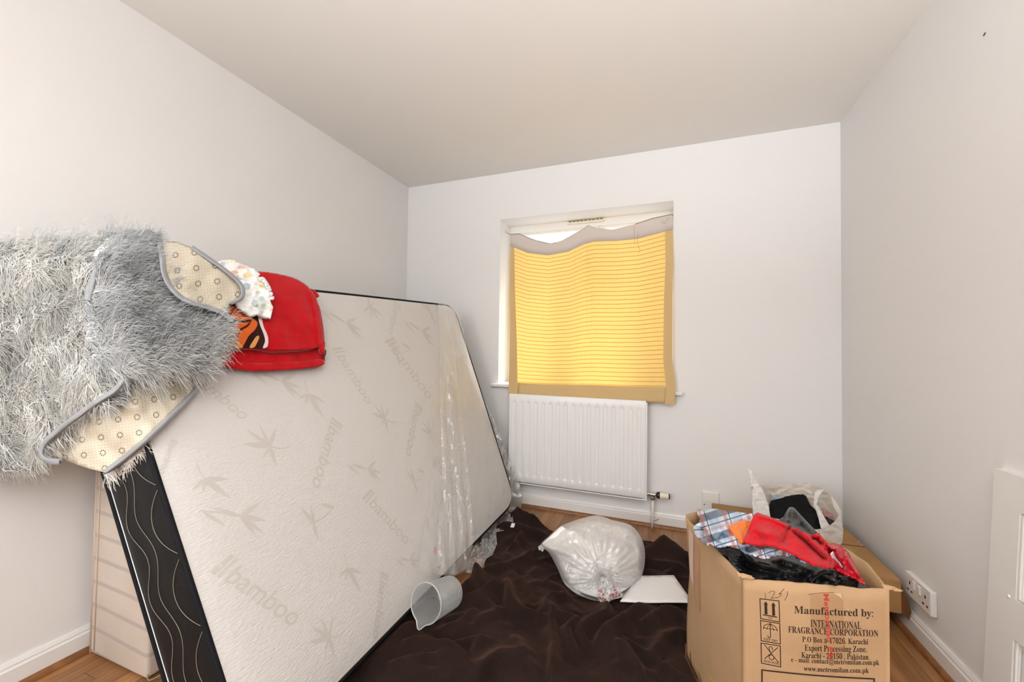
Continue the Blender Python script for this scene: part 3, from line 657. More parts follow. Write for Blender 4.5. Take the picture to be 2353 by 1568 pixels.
bot_z = np.column_stack([Pb, np.full(len(Pb), 0.0006)]); ring = [i for i in range(n)] + [j*n+n-1 for j in range(1, NYB)] + [(NYB-1)*n+i for i in range(n-2, -1, -1)] + [j*n for j in range(NYB-2, 0, -1)]
Rz = bot_z[ring]; base_i = len(V); V = np.vstack([V, Rz]); Fb += [(ring[k], base_i+k, base_i+(k+1) % len(ring), ring[(k+1) % len(ring)]) for k in range(len(ring))]
bl = tag(empty('fleece_blanket', (-0.4, 1.6, 0)), 'dark brown fleece blanket crumpled over the floor', 'blanket'); mesh('fleece', V, Fb, BR.m, bl, True)
q = on_floor(1177, 1213, 0.06); LB = plain('white_label', (0.75, 0.75, 0.74, 1), 0.5)
mesh('care_label', [q+np.array(d) for d in ((-0.012, 0, 0), (0.012, -0.004, 0.004), (0.014, 0.01, 0.022), (-0.008, 0.012, 0.02))], [(0, 1, 2, 3)], LB, bl)
# ------------------------------------------------------------------ cardboard box full of clothes
def cardboard(name, c, c2):
    t = NT(name); v = t.coord(); t.base(t.ramp(t.noise(v, 7, 5, 0.6), [(0.3, c), (0.75, c2)])); t.set(Roughness=0.8); t.p.inputs['Specular IOR Level'].default_value = 0.25
    mp = t.n('ShaderNodeMapping'); mp.inputs['Scale'].default_value = (300, 300, 6); t.l(v, mp.inputs[0]); t.bump(t.noise(mp.outputs[0], 1.0, 2), 0.12, 0.001); return t.m
CARD = cardboard('box_cardboard', srgb(192, 157, 120), srgb(180, 145, 108))
CARD2 = cardboard('old_cardboard', srgb(178, 136, 90), srgb(160, 118, 74))
CARDD = cardboard('dark_cardboard', srgb(120, 82, 48), srgb(96, 64, 36))
BXH = 0.5
A0, B0 = np.array([0.198, 1.207]), np.array([0.530, 1.283]); C0, D0 = np.array([0.415, 1.668]), np.array([0.083, 1.592])
rimF = [A0, np.array([0.36, 1.243]), B0]; rimR = [B0, np.array([0.542, 1.437]), np.array([0.505, 1.535]), np.array([0.479, 1.600]), np.array([0.42, 1.684])]
rimB = [np.array([0.42, 1.684]), np.array([0.28, 1.672]), np.array([0.125, 1.645])]; rimL = [np.array([0.125, 1.645]), np.array([0.094, 1.615]), np.array([0.081, 1.571]), np.array([0.140, 1.392]), A0]
botm = {'F': (A0, B0), 'R': (B0, C0), 'B': (C0, D0), 'L': (D0, A0)}
bx = tag(empty('cardboard_box', (0.3, 1.44, 0)), 'open brown cardboard box heaped with clothes', 'box')
cen = (A0+B0+C0+D0)/4
def wall_part(name, rim, b, n=28, k=16, th=0.006):
    r = np.array(spline(rim, 10)); L = np.concatenate([[0], np.cumsum(np.hypot(*np.diff(r, axis=0).T))]); L /= L[-1]
    t = np.linspace(0, 1, n); R = np.stack([np.interp(t, L, r[:, 0]), np.interp(t, L, r[:, 1])], 1); Bq = b[0]+(b[1]-b[0])*t[:, None]; V = []
    for j in range(k+1):
        z = j/k; w_ = z**2.5; bul = 0.006*math.sin(math.pi*z)*np.sin(np.pi*t)[:, None]*(Bq.mean(0)-cen)/np.linalg.norm(Bq.mean(0)-cen)
        Q = Bq*(1-w_)+R*w_+bul; zz_ = BXH*z + (0.0035*np.array([fbm(u*9+b[0][0]*50, 0.3, 1.0) for u in t]) if j == k else 0)
        V.append(np.column_stack([Q, np.full(n, zz_) if np.isscalar(zz_) else zz_]))
    V = np.vstack(V); I = V.copy(); I[:, :2] += (cen-V[:, :2])/np.linalg.norm(cen-V[:, :2], axis=1)[:, None]*th; N = len(V)
    F = [(j*n+i, j*n+i+1, (j+1)*n+i+1, (j+1)*n+i) for j in range(k) for i in range(n-1)]; F += [tuple(q+N for q in f[::-1]) for f in F]
    F += [(k*n+i, k*n+i+1, k*n+i+1+N, k*n+i+N) for i in range(n-1)] + [(i+1, i, i+N, i+1+N) for i in range(n-1)]
    for c in (0, n-1): F += [(j*n+c, (j+1)*n+c, (j+1)*n+c+N, j*n+c+N) for j in range(k)]
    return mesh(name, np.vstack([V, I]), F, CARD, bx, True)
wf = wall_part('front_side', rimF, botm['F']); wall_part('right_side', rimR, botm['R']); wall_part('back_side', rimB, botm['B']); wl = wall_part('left_side', rimL, botm['L'])
mesh('bottom', [(*A0, 0.002), (*B0, 0.002), (*C0, 0.002), (*D0, 0.002), (*A0, 0.008), (*B0, 0.008), (*C0, 0.008), (*D0, 0.008)], [(3, 2, 1, 0), (4, 5, 6, 7), (0, 1, 5, 4), (1, 2, 6, 5), (2, 3, 7, 6), (3, 0, 4, 7)], CARD, bx)
for c, sx_ in ((A0, 1), (B0, 1)):   # frayed corners
    for k in range(4):
        a = rng.uniform(-1, 1, 3); p = np.array([c[0]+0.006*(k-1.5), c[1]+0.003*a[1], BXH+0.001]); mesh('torn_fibre', [p, p+np.array([0.012, 0.004*a[0], 0.002]), p+np.array([0.008+0.01*sx_, -0.002, 0.008+0.003*a[2]]), p+np.array([-0.004, 0.006, 0.009])], [(0, 1, 2), (0, 2, 3), (1, 2, 3), (0, 3, 1)], CARD, bx)
# ---- print on the front side: u metres along the face, v = height
uF = (B0-A0)/np.linalg.norm(B0-A0); nF = np.array([uF[1], -uF[0]])
_fv = np.array([v.co[:] for v in wf.data.vertices]); _fv = _fv[:len(_fv)//2]
_fu = (_fv[:, :2]-A0)@uF; _fd = (_fv[:, :2]-A0)@nF
def face_bulge(u, v):
    d2 = ((_fu[None]-np.asarray(u)[:, None])/0.02)**2 + ((_fv[None, :, 2]-np.asarray(v)[:, None])/0.03)**2; w_ = np.exp(-d2)+1e-9; return (w_*_fd[None]).sum(1)/w_.sum(1)
def box_uv(px, py):
    p = on_plane(px, py, (A0[0], A0[1], 0), (nF[0], nF[1], 0)); return np.array([(p[:2]-A0)@uF, p[2]])
def on_face(uv, lift=0.0007):
    uv = np.asarray(uv, float); d = face_bulge(uv[:, 0], uv[:, 1])+lift; xy = A0+uv[:, :1]*uF+d[:, None]*nF; return np.column_stack([xy, uv[:, 1]])
INK = plain('black_ink', srgb(48, 30, 18), 0.75); REDINK = plain('red_ink', srgb(196, 62, 52), 0.6); PEN = plain('pen_ink', srgb(70, 48, 30), 0.7)
def serif(s):
    o = ''
    for c in s:
        if 'A' <= c <= 'Z': o += chr(0x1D400+ord(c)-65)
        elif 'a' <= c <= 'z': o += chr(0x1D41A+ord(c)-97)
        elif '0' <= c <= '9': o += chr(0x1D7CE+ord(c)-48)
        else: o += c
    return o
def text_line(body, p0, p1, cap_px, use_serif=True, mat=INK, name='printed_line', cap_h=0.70, off=0.0):
    v, f = text_2d(serif(body) if use_serif else body, 1.0, 0.0, off); a, b = box_uv(*p0), box_uv(*p1); top = box_uv(p0[0], p0[1]-cap_px)
    x0, x1 = v[:, 0].min(), v[:, 0].max(); sc = (top[1]-a[1])/cap_h; d = b-a
    q = a + ((v[:, 0]-x0)/(x1-x0))[:, None]*d + np.array([0, 1.0])*(v[:, 1]*sc)[:, None]
    return mesh(name, on_face(q), f, mat, wf)
for body, p0, p1, cp in (('Manufactured by:', (1823.3, 1407.8), (2005.4, 1417.2), 17), ('INTERNATIONAL', (1860, 1438.4), (1977, 1444.6), 17), ('FRAGRANCE CORPORATION', (1809, 1451.2), (2017, 1462.7), 14.5),
                         ('P.O Box # 17026, Karachi', (1840.7, 1472), (1993, 1480), 12.5), ('Export Processing Zone,', (1846, 1492), (1989.5, 1497.4), 14), ('Karachi - 25150 , Pakistan.', (1838.5, 1508), (1996, 1514.7), 13),
                         ('e - mail: contact@metromilan.com.pk', (1815.4, 1517.6), (2019, 1527.7), 11.5), ('www.metromilan.com.pk', (1843.6, 1537.9), (1994.6, 1545), 11.5)): text_line(body, p0, p1, cp)
def stroke2(name, uvs, wd, mat=INK, closed=False, lift=0.0007, parent=None, to3=None):
    P = np.array(uvs, float)
    if closed: P = np.vstack([P, P[:1]])
    Q = [P[0]]
    for a, b in zip(P[:-1], P[1:]):
        k = max(1, int(np.hypot(*(b-a))/0.012)); Q += [a+(b-a)*j/k for j in range(1, k+1)]
    P = np.array(Q); V = []; F = []
    for a, b in zip(P[:-1], P[1:]):
        d = b-a; L = np.hypot(*d)+1e-9; d = d/L; nn = np.array([-d[1], d[0]])*wd/2; a2, b2 = a-d*wd*0.45, b+d*wd*0.45; o = len(V); V += [a2+nn, b2+nn, b2-nn, a2-nn]; F.append((o, o+1, o+2, o+3))
    return mesh(name, (to3 or (lambda q: on_face(q, lift)))(np.array(V)), F, mat, parent or wf)
def icon(cs, name):
    TL, TR, BR_, BL = [box_uv(*c) for c in cs]; stroke2(name, [TL, TR, BR_, BL], 0.0021, closed=True)
    return lambda x, y: TL*(1-x)*(1-y)+TR*x*(1-y)+BR_*x*y+BL*(1-x)*y
i1 = icon(((1745.6, 1375.6), (1789, 1380.4), (1790, 1428), (1747, 1421)), 'icon_frame'); i2 = icon(((1746.6, 1425.4), (1790, 1431.5), (1791, 1478), (1748, 1471.5)), 'icon_frame'); i3 = icon(((1747.6, 1476.7), (1790.8, 1482.3), (1791.5, 1530), (1748.6, 1522.5)), 'icon_frame')
def fill(name, pts, f): return mesh(name, on_face(np.array([f(*p) for p in pts])), [tuple(range(len(pts)))], INK, wf)
for x in (0.30, 0.70): fill('up_arrow', [(x-0.08, 0.74), (x+0.07, 0.74), (x+0.065, 0.26), (x+0.12, 0.26), (x, 0.10), (x-0.12, 0.26), (x-0.075, 0.26)], i1)
fill('icon_bar', [(0.13, 0.76), (0.87, 0.76), (0.87, 0.81), (0.13, 0.81)], i1)
def icon_text(body, f, y0, h_, x0, x1):
    v, fc = text_2d(body, 1.0); a, b = v.min(0), v.max(0); q = np.array([f(x0+(x1-x0)*(p[0]-a[0])/(b[0]-a[0]), y0-h_*(p[1]-a[1])/(b[1]-a[1])) for p in v]); mesh('icon_caption', on_face(q), fc, INK, wf)
icon_text('UP', i1, 0.94, 0.10, 0.42, 0.62); icon_text('KEEP DRY', i2, 0.95, 0.13, 0.14, 0.88); icon_text('USE NO HOOKS', i3, 0.93, 0.13, 0.10, 0.92)
th_ = np.linspace(0, math.pi, 13)
stroke2('umbrella_canopy', [i2(0.5-0.36*math.cos(a), 0.38-0.28*math.sin(a)) for a in th_], 0.0016)
for k in range(4):
    c = 0.5-0.36+0.18*k+0.09; stroke2('umbrella_edge', [i2(c-0.09*math.cos(a), 0.38-0.05*math.sin(a)) for a in np.linspace(0, math.pi, 6)], 0.0014)
for k in (-0.18, 0, 0.18): stroke2('umbrella_rib', [i2(0.5, 0.10), i2(0.5+k*0.7, 0.22), i2(0.5+k, 0.37)], 0.0012)
stroke2('umbrella_handle', [i2(0.5, 0.05), i2(0.5, 0.68)] + [i2(0.43+0.07*math.cos(a), 0.70+0.08*math.sin(a)) for a in np.linspace(0, math.pi, 7)], 0.0018)
stroke2('hook_cross', [i3(0.18, 0.06), i3(0.88, 0.80)], 0.0018); stroke2('hook_cross', [i3(0.86, 0.10), i3(0.18, 0.74)], 0.0018)
stroke2('hook', [i3(0.5+0.09*math.cos(a), 0.19-0.09*math.sin(a)) for a in np.linspace(-0.6, math.pi+0.2, 8)] + [i3(0.5, 0.42)], 0.0016); stroke2('hook', [i3(0.53+0.13*math.cos(a), 0.62+0.12*math.sin(a)) for a in np.linspace(0.0, 2*math.pi, 12)], 0.0016)
stroke2('print_frame', [box_uv(1749.5, 1720), box_uv(1749.5, 1538), box_uv(2006.5, 1558.5), box_uv(2006.5, 1730)], 0.0034, lift=0.0012)
for L in ([(1757, 1363), (1759, 1376)], [(1766, 1362), (1771, 1358.5), (1777, 1358), (1779, 1361), (1776, 1368), (1771, 1375), (1776, 1373.5), (1784, 1372)], [(1801, 1353), (1795, 1359), (1789, 1365), (1794, 1363.5), (1792, 1369), (1783, 1374)], [(1809, 1359), (1808, 1367), (1802, 1379)]):
    stroke2('pen_digit', [box_uv(*p) for p in spline(L, 4)], 0.0010, PEN)
TAPE_M = NT('brown_tape'); TAPE_M.base(srgb(196, 148, 96)); TAPE_M.set(Roughness=0.3); TAPE_M.p.inputs['Alpha'].default_value = 0.22
mesh('packing_tape', on_face(np.array([box_uv(*p) for p in ((1860, 1366), (1898, 1364), (1936, 1366), (1938, 1440), (1940, 1512), (1902, 1508), (1866, 1504), (1862, 1440))]), 0.0004), [(0, 1, 2, 3, 4, 5, 6, 7)], TAPE_M.m, wf)
for body, s0, s1 in (('Metromilan', 0.0, 0.72), ('Pk', 0.80, 1.0)):
    v, f = text_2d(body, 1.0, 0, 0.012); a, b = v.min(0), v.max(0)
    c0_, c1_ = box_uv(1896, 1364), box_uv(1905, 1514); wd_ = 0.0125; q = np.array([c0_+(c1_-c0_)*(s0+(s1-s0)*(p[0]-a[0])/(b[0]-a[0]))+np.array([1, 0])*wd_*((p[1]-a[1])/(b[1]-a[1])-0.45) for p in v]); mesh('red_tape_text', on_face(q, 0.0010), f, REDINK, wf)
TORN = plain('torn_paper', srgb(206, 182, 150), 0.8)
mesh('peeled_paper', on_face(np.array([box_uv(*p) for p in ((1913, 1363), (1925, 1369), (1934, 1376), (1931, 1364), (1926, 1362))]), 0.002), [(0, 1, 2, 3, 4)], TORN, wf)
stroke2('tear_line', [box_uv(*p) for p in ((1856, 1366), (1872, 1363), (1890, 1362), (1915, 1361))], 0.0010, PEN)
# ---- left side: a faded label, tape, and print at the foot
uL = (A0-D0)/np.linalg.norm(A0-D0); nL = np.array([uL[1], -uL[0]])
_lv = np.array([v.co[:] for v in wl.data.vertices]); _lv = _lv[:len(_lv)//2]; _lu = (_lv[:, :2]-D0)@uL; _ld = (_lv[:, :2]-D0)@nL
def on_left(uv, lift=0.0008):
    uv = np.asarray(uv, float); d2 = ((_lu[None]-uv[:, :1])/0.012)**2 + ((_lv[None, :, 2]-uv[:, 1:2])/0.02)**2; w_ = np.exp(-d2)+1e-12; d = (w_*_ld[None]).sum(1)/w_.sum(1)+lift
    xy = D0+uv[:, :1]*uL+d[:, None]*nL; return np.column_stack([xy, uv[:, 1]])
def left_uv(px, py):
    p = on_plane(px, py, (D0[0], D0[1], 0), (nL[0], nL[1], 0)); return np.array([(p[:2]-D0)@uL, p[2]])
def strip(name, pts, mat, lift=0.0008):
    a = np.array(pts); V = []; 
    for q in np.linspace(0, 1, 10): V += [a[0]*(1-q)+a[3]*q, a[1]*(1-q)+a[2]*q]
    return mesh(name, on_left(np.array(V), lift), [(2*i, 2*i+1, 2*i+3, 2*i+2) for i in range(9)], mat, wl)
strip('faded_label', [(0.045, 0.475), (0.085, 0.470), (0.085, 0.30), (0.045, 0.31)], plain('faded_label_paper', srgb(214, 186, 166), 0.7))
strip('brown_tape_strip', [(0.10, 0.455), (0.135, 0.45), (0.145, 0.25), (0.112, 0.27)], plain('dark_tape', srgb(178, 126, 80), 0.35))
stroke2('red_print', [(0.088, 0.47), (0.089, 0.41), (0.090, 0.36), (0.095, 0.29), (0.098, 0.26)], 0.005, plain('faded_red', srgb(190, 130, 112), 0.7), to3=on_left, parent=wl)
stroke2('red_figure', [left_uv(*p) for p in ((1594, 1538), (1597, 1552), (1600, 1562), (1602, 1555), (1599, 1548))], 0.006, plain('dark_red_ink', srgb(128, 34, 20), 0.7), to3=on_left, parent=wl)
stroke2('brown_mark', [left_uv(*p) for p in ((1587, 1500), (1588, 1520), (1590, 1560))], 0.006, PEN, to3=on_left, parent=wl)
stroke2('brown_mark', [left_uv(*p) for p in ((1607, 1547), (1611, 1560), (1615, 1575))], 0.005, PEN, to3=on_left, parent=wl)
stroke2('yellow_mark', [left_uv(*p) for p in ((1635, 1556), (1640, 1563), (1648, 1575))], 0.008, plain('yellow_ink', srgb(214, 178, 60), 0.6), to3=on_left, parent=wl)

_rim = np.array(rimF[:-1]+rimR[:-1]+rimB[:-1]+rimL[:-1]); INRIM = np.array(cen+(_rim-cen)*(1-0.022/np.linalg.norm(_rim-cen, axis=1))[:, None])
# ---- the clothes: sheets laid over a heap, each with its own folds
def heap(ctrl):
    c = np.array(ctrl, float)
    def f(P):
        d2 = ((P[:, None, :]-c[None, :, :2])**2).sum(2)+25.0; w_ = d2**-1.4; return (w_*c[None, :, 2]).sum(1)/w_.sum(1)
    return f
def cx(pts, sc=4.902, ox=1570, oy=1150): return [(ox+x/sc, oy+y/sc) for x, y in pts]
def cloth(name, label, cat, outline, ctrl, folds, mat, step=3.0, thick=0.006, noise_a=0.003, noise_s=0.03, uvscale=1.0, seed=1.0, group=None, drop=0.10, aniso=(1, 1)):
    hf = heap(ctrl)
    def to3(P):
        z = hf(P)
        for L, a, wd in folds:
            d, tt = poly_dist(P, L); fo = np.clip(np.minimum(tt, 1-tt)/0.12, 0.15, 1); z = z + a*fo*np.exp(-(d/wd)**2)
        z = z + noise_a*np.array([fbm(p[0]*noise_s*aniso[0], p[1]*noise_s*aniso[1], seed, 1.0, 3) for p in P])
        V = np.array([on_floor(p[0], p[1], q) for p, q in zip(P, z)]); out = ~in_poly(V[:, :2], INRIM)
        if out.any():
            R_ = np.vstack([INRIM, INRIM[:1]]); best = np.full(len(V), 1e9); Q = V[:, :2].copy()
            for a, b in zip(R_[:-1], R_[1:]):
                t = np.clip(((V[:, :2]-a)@(b-a))/((b-a)@(b-a)), 0, 1); c = a+t[:, None]*(b-a); d = np.hypot(*(V[:, :2]-c).T); k = d < best; best[k] = d[k]; Q[k] = c[k]
            over = V[:, 2] > BXH+0.012; k = out & ~over; V[k, :2] = Q[k]
        return V
    root, info = sheet_mesh(name, outline, step, to3, mat, None, thick, True, uv=lambda P, V: np.column_stack([P[:, 0], P[:, 1]])*uvscale/100.0)
    return tag(root, label, cat, group)
G = 'clothes heaped in the cardboard box'
PLAID = NT('plaid_cotton'); uv = PLAID.coord('UV', scale=(0.8, 0.8, 1), rot=(0, 0, math.radians(17))); sp = PLAID.n('ShaderNodeSeparateXYZ'); PLAID.l(uv, sp.inputs[0])
def band(ax, period, lo, hi): f = PLAID.math('FRACT', PLAID.math('DIVIDE', sp.outputs[ax], period)); return PLAID.math('MULTIPLY', PLAID.math('GREATER_THAN', f, lo), PLAID.math('LESS_THAN', f, hi))
col = PLAID.mix(PLAID.math('MULTIPLY', band(0, 0.42, 0.0, 0.45), 0.6), srgb(214, 224, 236), srgb(168, 190, 212))
col = PLAID.mix(PLAID.math('MULTIPLY', band(1, 0.40, 0.05, 0.40), 0.75), col, srgb(70, 82, 102))
col = PLAID.mix(PLAID.math('MULTIPLY', band(0, 0.42, 0.66, 0.80), 0.55), col, srgb(190, 92, 72))
col = PLAID.mix(PLAID.math('MULTIPLY', band(0, 0.42, 0.90, 0.94), 0.85), col, srgb(36, 44, 70)); col = PLAID.mix(PLAID.math('MULTIPLY', band(1, 0.40, 0.60, 0.65), 0.85), col, srgb(44, 56, 92)); col = PLAID.mix(PLAID.math('MULTIPLY', band(1, 0.40, 0.78, 0.90), 0.4), col, srgb(200, 120, 104))
PLAID.base(col); PLAID.set(Roughness=0.8)
def fabric(name, c, rough=0.8, spec=0.3, sheen=0.2, nz=300, vary=None):
    t = NT(name); v = t.coord()
    t.base(t.ramp(t.noise(v, vary[0], 3), [(0.3, c), (0.7, tuple(x*vary[1] for x in c[:3])+(1,))]) if vary else c)
    t.set(Roughness=rough); t.p.inputs['Specular IOR Level'].default_value = spec; t.p.inputs['Sheen Weight'].default_value = sheen; t.bump(t.noise(v, nz, 2), 0.2, 0.001); return t.m
BLK = fabric('black_nylon', (0.012, 0.012, 0.013, 1), 0.38, 0.5, 0.0, 60); OLV = fabric('washed_black_cotton', srgb(32, 29, 26), 0.85); REDC = fabric('red_cotton', srgb(200, 14, 30), 0.75, 0.3, 0.1); ORG = fabric('orange_cotton', srgb(244, 124, 30), 0.75)
SATIN = fabric('red_satin', srgb(186, 12, 34), 0.25, 0.6, 0.0, 40); DGREY = fabric('dark_grey_cotton', srgb(62, 58, 55), 0.85); WSAT = plain('white_satin_stripe', srgb(240, 212, 214), 0.3)
cloth('padded_jacket', 'shiny black padded jacket lying along the front of the cardboard box', 'jacket',
      cx([(330, 640), (420, 600), (520, 560), (600, 545), (700, 575), (900, 620), (1150, 590), (1330, 630), (1500, 720), (1620, 750), (1750, 810), (1900, 860), (2050, 930), (2140, 1010), (2030, 1040), (1800, 1045), (1400, 1015), (1000, 960), (690, 915), (545, 840), (400, 740)]),
      [(1640, 1285, .478), (1660, 1270, .490), (1700, 1320, .472), (1760, 1290, .505), (1850, 1300, .500), (1920, 1310, .515), (1980, 1350, .480), (1850, 1352, .468), (1780, 1345, .470), (1700, 1260, .505)],
      [(cx([(560, 600), (540, 700), (570, 780), (640, 830)]), 0.014, 5), (cx([(600, 640), (680, 600), (800, 700), (950, 740), (1150, 800), (1400, 830)]), 0.014, 6), (cx([(650, 690), (760, 760), (900, 800), (1150, 860)]), -0.012, 6), (cx([(900, 860), (1050, 840), (1200, 870)]), 0.012, 7), (cx([(1400, 960), (1480, 880), (1560, 820), (1680, 800)]), 0.012, 8),
       (cx([(1560, 970), (1600, 880), (1680, 820)]), -0.008, 5), (cx([(1720, 960), (1700, 880), (1720, 830)]), 0.012, 6), (cx([(1800, 990), (1830, 920), (1780, 850)]), 0.014, 6), (cx([(1900, 1000), (1940, 940), (1860, 870)]), -0.010, 6), (cx([(200, 480), (350, 620), (520, 760)]), 0.008, 7), (cx([(960, 690), (1100, 660), (1300, 730), (1450, 800)]), 0.010, 8)],
      BLK, 2.6, 0.010, 0.0025, 0.05, seed=3.0, group=G)
cloth('cotton_trousers', 'washed black cotton trousers tucked along the left wall of the box', 'trousers',
      cx([(45, 340), (110, 310), (150, 380), (200, 470), (340, 510), (430, 515), (560, 535), (680, 590), (560, 640), (545, 740), (560, 800), (450, 745), (300, 640), (150, 540), (70, 430)]),
      [(1585, 1220, .482), (1620, 1250, .497), (1660, 1265, .512), (1690, 1270, .515), (1680, 1305, .490), (1640, 1285, .488)], [(cx([(120, 400), (250, 520), (400, 560), (600, 570)]), 0.010, 7), (cx([(180, 540), (350, 620), (500, 680)]), 0.006, 6)], OLV, 2.6, 0.008, 0.004, 0.05, seed=5.0, group=G)
cloth('plaid_shirt', 'blue and white plaid shirt with red checks on top of the box', 'shirt',
      cx([(150, 108), (195, 103), (230, 120), (300, 88), (420, 105), (600, 128), (700, 145), (800, 152), (810, 230), (740, 300), (640, 360), (600, 420), (660, 470), (760, 480), (880, 480), (1000, 495), (1150, 535), (1280, 595), (1330, 635), (1455, 715), (1340, 690), (1150, 615), (900, 645), (860, 630), (700, 585), (640, 550), (480, 515), (350, 518), (250, 485), (180, 430), (130, 372), (122, 290), (180, 243), (195, 200), (163, 160)]),
      [(1605, 1174, .515), (1640, 1172, .545), (1700, 1178, .545), (1732, 1190, .54), (1600, 1225, .510), (1650, 1220, .560), (1690, 1245, .550), (1640, 1255, .530), (1720, 1258, .540), (1780, 1262, .540), (1830, 1275, .530), (1860, 1295, .520)],
      [(cx([(210, 210), (250, 300), (330, 400), (420, 470)]), 0.018, 5), (cx([(180, 300), (230, 400), (330, 480)]), -0.012, 5), (cx([(350, 230), (420, 330), (560, 430), (640, 470)]), 0.014, 6), (cx([(240, 130), (330, 200), (360, 260)]), 0.012, 5), (cx([(420, 500), (640, 500), (860, 540), (1100, 560), (1300, 630)]), 0.010, 5), (cx([(690, 570), (800, 530), (930, 540)]), -0.008, 5), (cx([(170, 410), (260, 430), (330, 500)]), 0.010, 4)],
      PLAID.m, 2.4, 0.005, 0.009, 0.07, 1.0, 7.0, G)
cloth('orange_cloth', 'bright orange cloth between the plaid shirt and the red trousers', 'cloth', cx([(515, 292), (600, 248), (690, 218), (760, 238), (800, 262), (740, 360), (690, 470), (640, 475), (570, 395)]),
      [(1690, 1210, .556), (1715, 1196, .565), (1730, 1205, .56), (1705, 1240, .556)], [(cx([(590, 290), (640, 370), (660, 450)]), 0.006, 4), (cx([(690, 230), (720, 300)]), 0.006, 4)], ORG, 2.4, 0.005, 0.003, 0.08, seed=2, group=G)
cloth('red_trousers', 'bright red cotton trousers folded across the middle of the box', 'trousers',
      cx([(795, 165), (835, 138), (870, 150), (1000, 195), (1090, 228), (1200, 285), (1300, 340), (1440, 388), (1535, 365), (1560, 420), (1640, 490), (1580, 545), (1655, 630), (1665, 655), (1625, 745), (1480, 718), (1330, 640), (1180, 560), (1000, 502), (760, 478), (675, 445), (700, 395), (740, 300)]),
      [(1735, 1182, .610), (1780, 1190, .605), (1830, 1215, .590), (1885, 1228, .570), (1900, 1260, .560), (1905, 1290, .545), (1860, 1282, .560), (1800, 1255, .575), (1740, 1245, .575), (1715, 1238, .575), (1760, 1215, .600)],
      [(cx([(820, 170), (1000, 215), (1190, 300)]), 0.008, 4), (cx([(1195, 300), (1150, 400), (1110, 500)]), -0.010, 5), (cx([(1210, 320), (1400, 480), (1560, 640), (1620, 690)]), -0.016, 5), (cx([(1200, 290), (1350, 390), (1500, 520), (1640, 640)]), 0.014, 6), (cx([(1460, 410), (1530, 400), (1590, 480)]), 0.012, 4), (cx([(1430, 440), (1500, 430), (1560, 510)]), -0.010, 4), (cx([(760, 300), (950, 370), (1120, 420)]), 0.005, 9)],
      REDC, 2.4, 0.007, 0.003, 0.05, seed=4, group=G)
cloth('grey_cloth', 'dark grey cloth peaking behind the red trousers', 'cloth', cx([(1075, 218), (1130, 188), (1160, 130), (1190, 82), (1225, 75), (1255, 90), (1300, 140), (1420, 268), (1510, 360), (1440, 400), (1300, 350), (1200, 295)]),
      [(1815, 1166, .612), (1795, 1192, .585), (1850, 1205, .578), (1880, 1226, .566), (1820, 1210, .590)], [(cx([(1215, 80), (1200, 160), (1180, 250)]), 0.010, 5), (cx([(1250, 110), (1350, 230), (1450, 350)]), 0.008, 6), (cx([(1250, 300), (1330, 280), (1400, 350)]), -0.008, 5)], DGREY, 2.4, 0.006, 0.003, 0.06, seed=9, group=G)
cloth('satin_shirt', 'shiny dark red satin shirt with a pale stripe at the right of the box', 'shirt', cx([(1570, 520), (1640, 488), (1700, 480), (1765, 500), (1860, 590), (1955, 760), (2050, 940), (1960, 900), (1820, 820), (1700, 770), (1620, 745), (1660, 650)]),
      [(1905, 1252, .560), (1930, 1252, .555), (1960, 1290, .530), (1985, 1338, .505), (1930, 1315, .525), (1905, 1298, .540)], [(cx([(1640, 520), (1660, 580), (1720, 660), (1830, 800)]), -0.010, 4), (cx([(1720, 520), (1740, 600), (1800, 680)]), 0.014, 5), (cx([(1800, 580), (1900, 740), (2000, 890)]), 0.010, 5), (cx([(1620, 500), (1680, 560)]), 0.010, 4)], SATIN, 2.4, 0.005, 0.003, 0.07, seed=11, group=G)
sat = bpy.data.objects['satin_shirt']
st_, _ = sheet_mesh('pale_stripe', cx([(1660, 612), (1690, 572), (1722, 640), (1780, 720), (1832, 805), (1760, 765), (1690, 690)]), 2.5, lambda P: np.array([on_floor(p[0], p[1], 0.556-0.0011*max(0, p[1]-1268)) for p in P]), WSAT, sat, 0.003)
# ------------------------------------------------------------------ flat cardboard box by the wall and the carrier bag on it
fb = tag(empty('flat_box', (0.58, 2.35, 0)), 'worn flat cardboard box in the corner under the carrier bag', 'box')
bm = bmesh.new(); add_box(bm, np.array([0.275, 2.045, 0.068]), np.array([0.880, 2.662, 0.200]), 0.004, 2)
for v in bm.verts: v.co.x += 0.006*fbm(v.co.x*3, v.co.y*3, v.co.z*9); v.co.z += 0.004*fbm(v.co.x*5, v.co.y*5, 2)
bm_obj('carton', bm, CARD2, fb)
bm = bmesh.new(); add_box(bm, np.array([0.300, 2.075, 0.001]), np.array([0.850, 2.650, 0.070]), 0.003, 2); bm_obj('base_tray', bm, CARDD, fb)
mesh('torn_flap', [(0.881, 2.05, 0.196), (0.881, 2.05, 0.075), (0.899, 2.03, 0.060), (0.902, 2.02, 0.10), (0.892, 2.035, 0.15), (0.8825, 2.12, 0.19), (0.8825, 2.12, 0.08)], [(0, 1, 2, 3, 4), (0, 4, 5), (1, 6, 2), (4, 3, 2, 6, 5)], CARDD, fb)
TP = NT('clear_parcel_tape'); TP.base(srgb(206, 162, 104)); TP.set(Roughness=0.25); TP.p.inputs['Alpha'].default_value = 0.55
mesh('parcel_tape', [(0.74, 2.046, 0.2018), (0.80, 2.046, 0.2018), (0.82, 2.30, 0.2022), (0.76, 2.32, 0.2022)], [(0, 1, 2, 3)], TP.m, fb)
mesh('parcel_tape', [(0.66, 2.0435, 0.150), (0.875, 2.0435, 0.165), (0.876, 2.0435, 0.190), (0.66, 2.0435, 0.188)], [(0, 1, 2, 3)], TP.m, fb)
